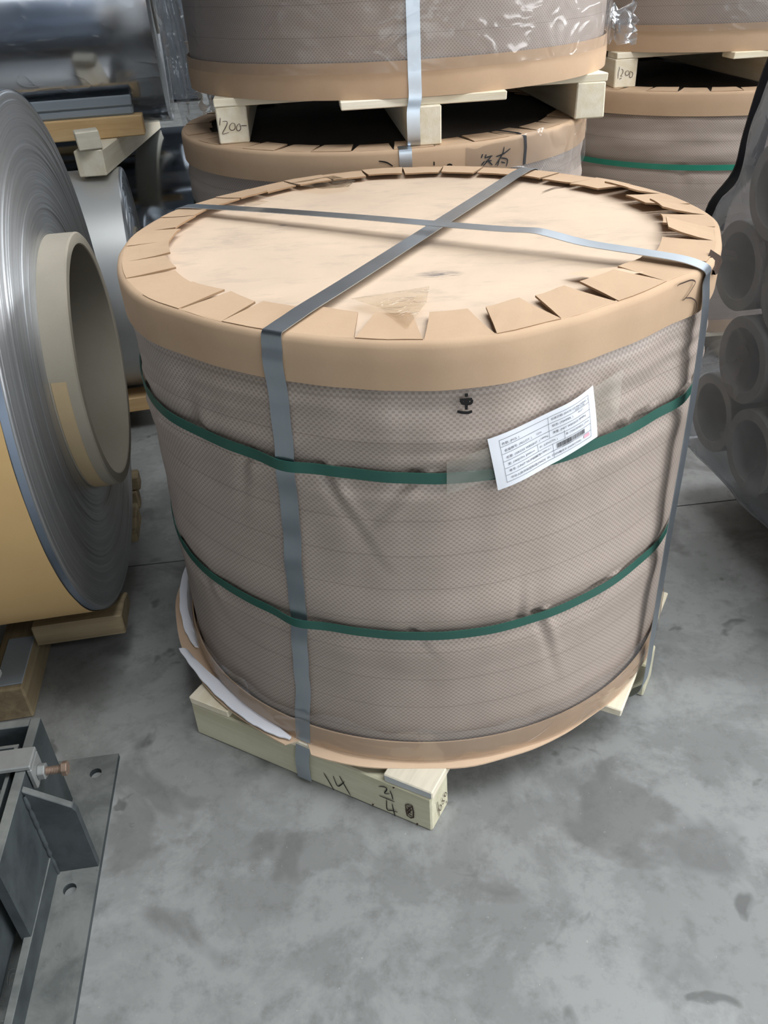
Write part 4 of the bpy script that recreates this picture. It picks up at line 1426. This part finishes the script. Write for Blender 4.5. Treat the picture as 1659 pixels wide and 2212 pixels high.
# ------------------------------------------------------------------ film-wrapped tubes on the right
def build_bundle():
    A = R_(187)
    nn = Vector((math.cos(A), math.sin(A), 0))       # outward normal of the tube ends
    ax = -nn
    ey = Vector((-ax.y, ax.x, 0))                    # runs away from the camera
    P = Vector((0.885, 1.90, 0))
    RO, RI, LN = 0.106, 0.078, 0.75
    rot = math.atan2(ax.y, ax.x)
    grp = 'grey paper tubes in the film-wrapped bundle'
    prof = [(RI, 0.0), (RI, LN), (RO, LN), (RO, 0.0)]
    me = auto_smooth(recalc(lathe([(RO, 0.002), (RO - 0.002, 0), (RI + 0.002, 0), (RI, 0.002), (RI, LN), (RO, LN)], 48, axis='X', closed=True)), 40)
    rows = [(0.266, [0.072, -0.144, -0.36, -0.576]), (0.462, [-0.036, -0.252, -0.468]), (0.660, [0.072, -0.144, -0.36, -0.576]), (0.856, [-0.036, -0.252, -0.468]), (1.05, [-0.144, -0.36])]
    lab = {(0, 0): 'paper tube at the far end of the bottom row in the film bundle', (0, 1): 'paper tube lowest and nearest in view in the film bundle', (1, 0): 'paper tube in the middle of the film bundle, beside the coil rim', (2, 0): 'paper tube third row up at the far end of the film bundle', (2, 1): 'paper tube third row up cut by the right picture edge'}
    for i, (z, us) in enumerate(rows):
        for j, u in enumerate(us):
            q = P + ey * u
            jx = random.uniform(0, 0.012)
            o = obj('paper_tube', me, 'tube', None, (q.x + ax.x * jx, q.y + ax.y * jx, z), rot)
            tag(o, lab.get((i, j), 'grey paper tube in the film bundle, %s row up, %s from the far end' % (('bottom', 'second', 'third', 'fourth', 'fifth')[i], ('first', 'second', 'third', 'fourth')[j])), 'paper tube', grp)
    # film bag round them
    hull = [(0.165, 0.150), (0.195, 0.30), (0.178, 0.46), (0.198, 0.66), (0.17, 0.77), (0.085, 0.86), (0.07, 0.95), (0.035, 1.08), (-0.05, 1.175), (-0.40, 1.185), (-0.62, 1.05), (-0.70, 0.6), (-0.71, 0.152), (-0.30, 0.150)]
    ring = catmull([(a, b, 0) for a, b in hull + [hull[0]]], 9)[:-1]
    n = len(ring)
    cx, cz = -0.25, 0.6
    t = thing('film_bag', 'dusty translucent film wrapped round the grey paper tubes at the right edge', 'plastic film', (P.x, P.y, 0), rot)
    verts, faces = [], []
    layers = []
    for s in (0.7, 0.5, 0.3, 0.1, 0.02):
        layers.append((1.0, s))
    for k in (1.0, .96, .9, .82, .74, .66, .58, .5, .42, .34, .26, .18, .1, .03):
        layers.append((k, -0.02))
    for li, (k, s) in enumerate(layers):
        for i, q in enumerate(ring):
            y = cx + (q.x - cx) * k
            z = cz + (q.y - cz) * k
            w = 0.010 * fbm(y * 3, z * 2.0, 0.3, 2.4) + 0.006 * fbm(y * 9, z * 2.5, 4, 2.2)
            if s > 0.01:
                r = 1 + w * 0.9
                verts.append((s, cx + (y - cx) * r, max(cz + (z - cz) * r, 0.148)))
            else:
                verts.append((s + w - 0.012 * (1 - (k if k > .9 else .9) * 10 + 9), y, z))
    for li in range(len(layers) - 1):
        for i in range(n):
            a, b = li * n + i, li * n + (i + 1) % n
            faces.append((a, b, b + n, a + n))
    obj('film', recalc(mk(verts, faces, None, True)), 'film_grey', t)
    # black lining sheet that shows along the far edge
    pts, wid = [], []
    for (a, b) in ((0.202, 0.70), (0.185, 0.775), (0.10, 0.865), (0.083, 0.95), (0.048, 1.08), (0.0, 1.16)):
        pts.append(Vector((0.01, a + 0.014, b + 0.004)))
        wid.append(Vector((0.03, 0, 0)))
    obj('black_lining', ribbon(*densify(pts, wid, 5), 0.004), 'black', t)
    # pallet beneath
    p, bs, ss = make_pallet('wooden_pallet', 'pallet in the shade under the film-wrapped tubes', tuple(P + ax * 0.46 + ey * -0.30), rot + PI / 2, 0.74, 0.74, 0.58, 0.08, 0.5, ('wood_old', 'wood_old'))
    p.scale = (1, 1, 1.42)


# ------------------------------------------------------------------ steel stand, lower left
def build_stand():
    a = math.atan2(0.995, -0.1)            # local X runs away from the camera along the stand
    O = Vector((-0.6100, 0.893, 0))        # foot of the side plate at the gusset
    t = thing('steel_stand', 'dark grey welded steel stand bolted to the floor in the lower left corner', 'steel stand', O, a)
    # local: x away from camera, y to the left
    def W(p):
        w = Vector(p) - O
        w.rotate(Matrix.Rotation(-a, 3, 'Z'))
        return w
    PT = 0.012
    # base plate with two bolt holes
    bm = bmesh.new()
    x0, x1, y0, y1 = -0.62, 0.248, -0.073, 0.30
    hol = [(-0.043, -0.028, 0.0115), (0.205, -0.034, 0.0115)]
    def rect_hole_plate():
        verts, faces = [], []
        # grid of strips around each hole: build the plate as strips along x, with square cells that hold the holes
        cells = []
        xs = [x0]
        for (hx, hy, r) in hol:
            xs += [hx - 0.02, hx + 0.02]
        xs.append(x1)
        for i in range(len(xs) - 1):
            if i % 2 == 0:
                cells.append((xs[i], xs[i + 1], y0, y1, None))
            else:
                h = hol[i // 2]
                cells.append((xs[i], xs[i + 1], y0, h[1] - 0.02, None))
                cells.append((xs[i], xs[i + 1], h[1] + 0.02, y1, None))
                cells.append((xs[i], xs[i + 1], h[1] - 0.02, h[1] + 0.02, h))
        for (a0, a1, b0, b1, h) in cells:
            if h is None:
                b = len(verts)
                verts += [(a0, b0, PT), (a1, b0, PT), (a1, b1, PT), (a0, b1, PT)]
                faces.append((b, b + 1, b + 2, b + 3))
            else:
                n = 24
                b = len(verts)
                for k in range(n):
                    th = 2 * PI * k / n + PI / 4
                    c, s = math.cos(th), math.sin(th)
                    m = 0.02 / max(abs(c), abs(s))
                    verts.append((h[0] + c * m, h[1] + s * m, PT))
                    verts.append((h[0] + c * h[2], h[1] + s * h[2], PT))
                    verts.append((h[0] + c * h[2], h[1] + s * h[2], 0.0))
                for k in range(n):
                    p, q = b + 3 * k, b + 3 * ((k + 1) % n)
                    faces.append((p, q, q + 1, p + 1))
                    faces.append((p + 1, q + 1, q + 2, p + 2))
        b = len(verts)
        verts += [(x0, y0, 0), (x1, y0, 0), (x1, y1, 0), (x0, y1, 0), (x0, y0, PT), (x1, y0, PT), (x1, y1, PT), (x0, y1, PT)]
        for k in range(4):
            faces.append((b + k, b + (k + 1) % 4, b + 4 + (k + 1) % 4, b + 4 + k))
        return mk(verts, faces)
    bm.free()
    obj('base_plate', recalc(rect_hole_plate()), 'paint', t)
    HZ = 0.236
    # side plate and back plate of the open box
    obj('side_plate', prism([(-0.150, 0.0), (0.150, 0.0), (0.150, 0.017), (-0.150, 0.017)], PT, HZ, 0.001), 'paint', t)
    obj('back_plate', prism([(0.133, 0.0172), (0.150, 0.0172), (0.150, 0.24), (0.133, 0.24)], PT, HZ, 0.001), 'paint', t)
    # inner thin-walled frame
    obj('inner_plate', prism([(-0.24, 0.030), (0.098, 0.030), (0.098, 0.037), (-0.24, 0.037)], 0.05, HZ - 0.012, 0.0006), 'paint', t)
    obj('inner_plate', prism([(0.098, 0.030), (0.105, 0.030), (0.105, 0.24), (0.098, 0.24)], 0.05, HZ - 0.012, 0.0006), 'paint', t)
    obj('inner_floor', prism([(-0.24, 0.038), (0.097, 0.038), (0.097, 0.24), (-0.24, 0.24)], 0.12, 0.125, 0.0006), 'paint', t)
    # gusset
    th = 0.012
    gp = prism([(0, PT), (0.072, PT), (0.071, 0.165), (0.066, 0.176), (0.0, 0.231)], -th, 0.0, 0.0012)
    gp.transform(Matrix(((0, 0, 1, 0), (-1, 0, 0, 0), (0, 1, 0, 0), (0, 0, 0, 1))))
    obj('gusset', gp, 'paint', t, (0.006, 0, 0))
    # weld bead down the gusset
    bead = []
    verts, faces = [], []
    rnd = random.Random(3)
    for k in range(26):
        z = PT + 0.21 * k / 25
        r = 0.004 + rnd.uniform(-.0015, .002)
        for m in range(6):
            th_ = 2 * PI * m / 6
            verts.append((-0.006 + r * math.cos(th_) - 0.002, -0.002 + r * math.sin(th_), z))
    for k in range(25):
        for m in range(6):
            p_, q_ = k * 6 + m, k * 6 + (m + 1) % 6
            faces.append((p_, q_, q_ + 6, p_ + 6))
    obj('weld_bead', mk(verts, faces, None, True), 'paint', t)
    # clamp hooked over the rim, with its bolt
    cl = obj('clamp', prism([(0.030, -0.010), (0.074, -0.010), (0.074, 0.064), (0.030, 0.064)], HZ + 0.001, HZ + 0.011, 0.002), 'zinc', t)
    obj('clamp_jaw', prism([(0.030, -0.010), (0.074, -0.010), (0.074, -0.001), (0.030, -0.001)], HZ - 0.045, HZ + 0.001, 0.002), 'zinc', cl)
    bx, bz = 0.051, HZ - 0.028
    bo = obj('bolt', auto_smooth(recalc(lathe([(0.0001, 0.0), (0.0072, 0.0)] + [(0.0072 if k % 2 else 0.0062, 0.002 + 0.0013 * k) for k in range(28)] + [(0.0072, 0.0395), (0.0001, 0.0395)], 20, axis='X')), 60), 'rust', cl)
    bo.location = (bx, -0.010, bz)
    bo.rotation_euler = (0, 0, -PI / 2)
    obj('bolt_head', hexprism(0.0128, 0.010), 'rust', bo, (0.038, 0, 0))
    obj('nut', hexprism(0.0142, 0.012), 'zinc', bo, (0.0, 0, 0))
    # low rail running on towards the camera, with a lip
    obj('floor_rail', prism([(-0.62, 0.002), (-0.006, -0.002), (-0.006, 0.012), (-0.62, 0.014)], PT, PT + 0.048, 0.001), 'paint', t)
    obj('rail_web', prism([(-0.62, 0.10), (-0.151, 0.10), (-0.151, 0.108), (-0.62, 0.108)], PT, 0.12, 0.001), 'paint', t)
    obj('corner_plate', prism([(0.165, 0.085), (0.255, 0.085), (0.255, 0.30), (0.165, 0.30)], 0.256, 0.266, 0.001), 'zinc', t)
    obj('corner_post', prism([(0.19, 0.15), (0.23, 0.15), (0.23, 0.19), (0.19, 0.19)], PT, 0.256, 0.001), 'paint', t)
    # swarf caught between the rails
    rnd = random.Random(9)
    verts, faces = [], []
    for k in range(60):
        cx, cy = rnd.uniform(-0.45, -0.16), rnd.uniform(0.02, 0.095)
        cz = PT + rnd.uniform(0.001, 0.012)
        r, t0, tt = rnd.uniform(.006, .02), rnd.uniform(0, 6), rnd.uniform(1, 3)
        b = len(verts)
        for m in range(8):
            th_ = t0 + tt * m / 7
            z = cz + 0.006 * math.sin(m * .8)
            for dr in (0, 0.0009):
                verts.append((cx + (r + dr) * math.cos(th_), cy + (r + dr) * math.sin(th_), z))
        for m in range(7):
            q = b + 2 * m
            faces.append((q, q + 1, q + 3, q + 2))
    sw = obj('swarf', mk(verts, faces), 'zinc', t)
    sw['kind'] = 'stuff'


# ------------------------------------------------------------------ bits on the floor
def build_bits():
    rnd = random.Random(4)
    bits = [((-0.505, 0.985), 'bright metal shaving curled on the floor beside the steel stand')]
    verts, faces = [], []
    for m in range(10):
        th = 0.5 + 4.6 * m / 9
        for dr in (0.0, 0.0012):
            verts.append(((0.004 + dr) * math.cos(th), (0.004 + dr) * math.sin(th), 0.0006 + 0.0004 * m / 9))
    for m in range(9):
        q = 2 * m
        faces.append((q, q + 1, q + 3, q + 2))
    tag(obj('metal_shaving', mk(verts, faces), 'zinc', None, (-0.5, 0.985, 0.0)), 'tiny curled metal shaving on the floor beside the steel stand', 'metal shaving')


build_room()
build_main_pallet()
main = build_main()
build_stacks()
build_left_coil()
build_back_coils()
build_bundle()
build_stand()
build_bits()
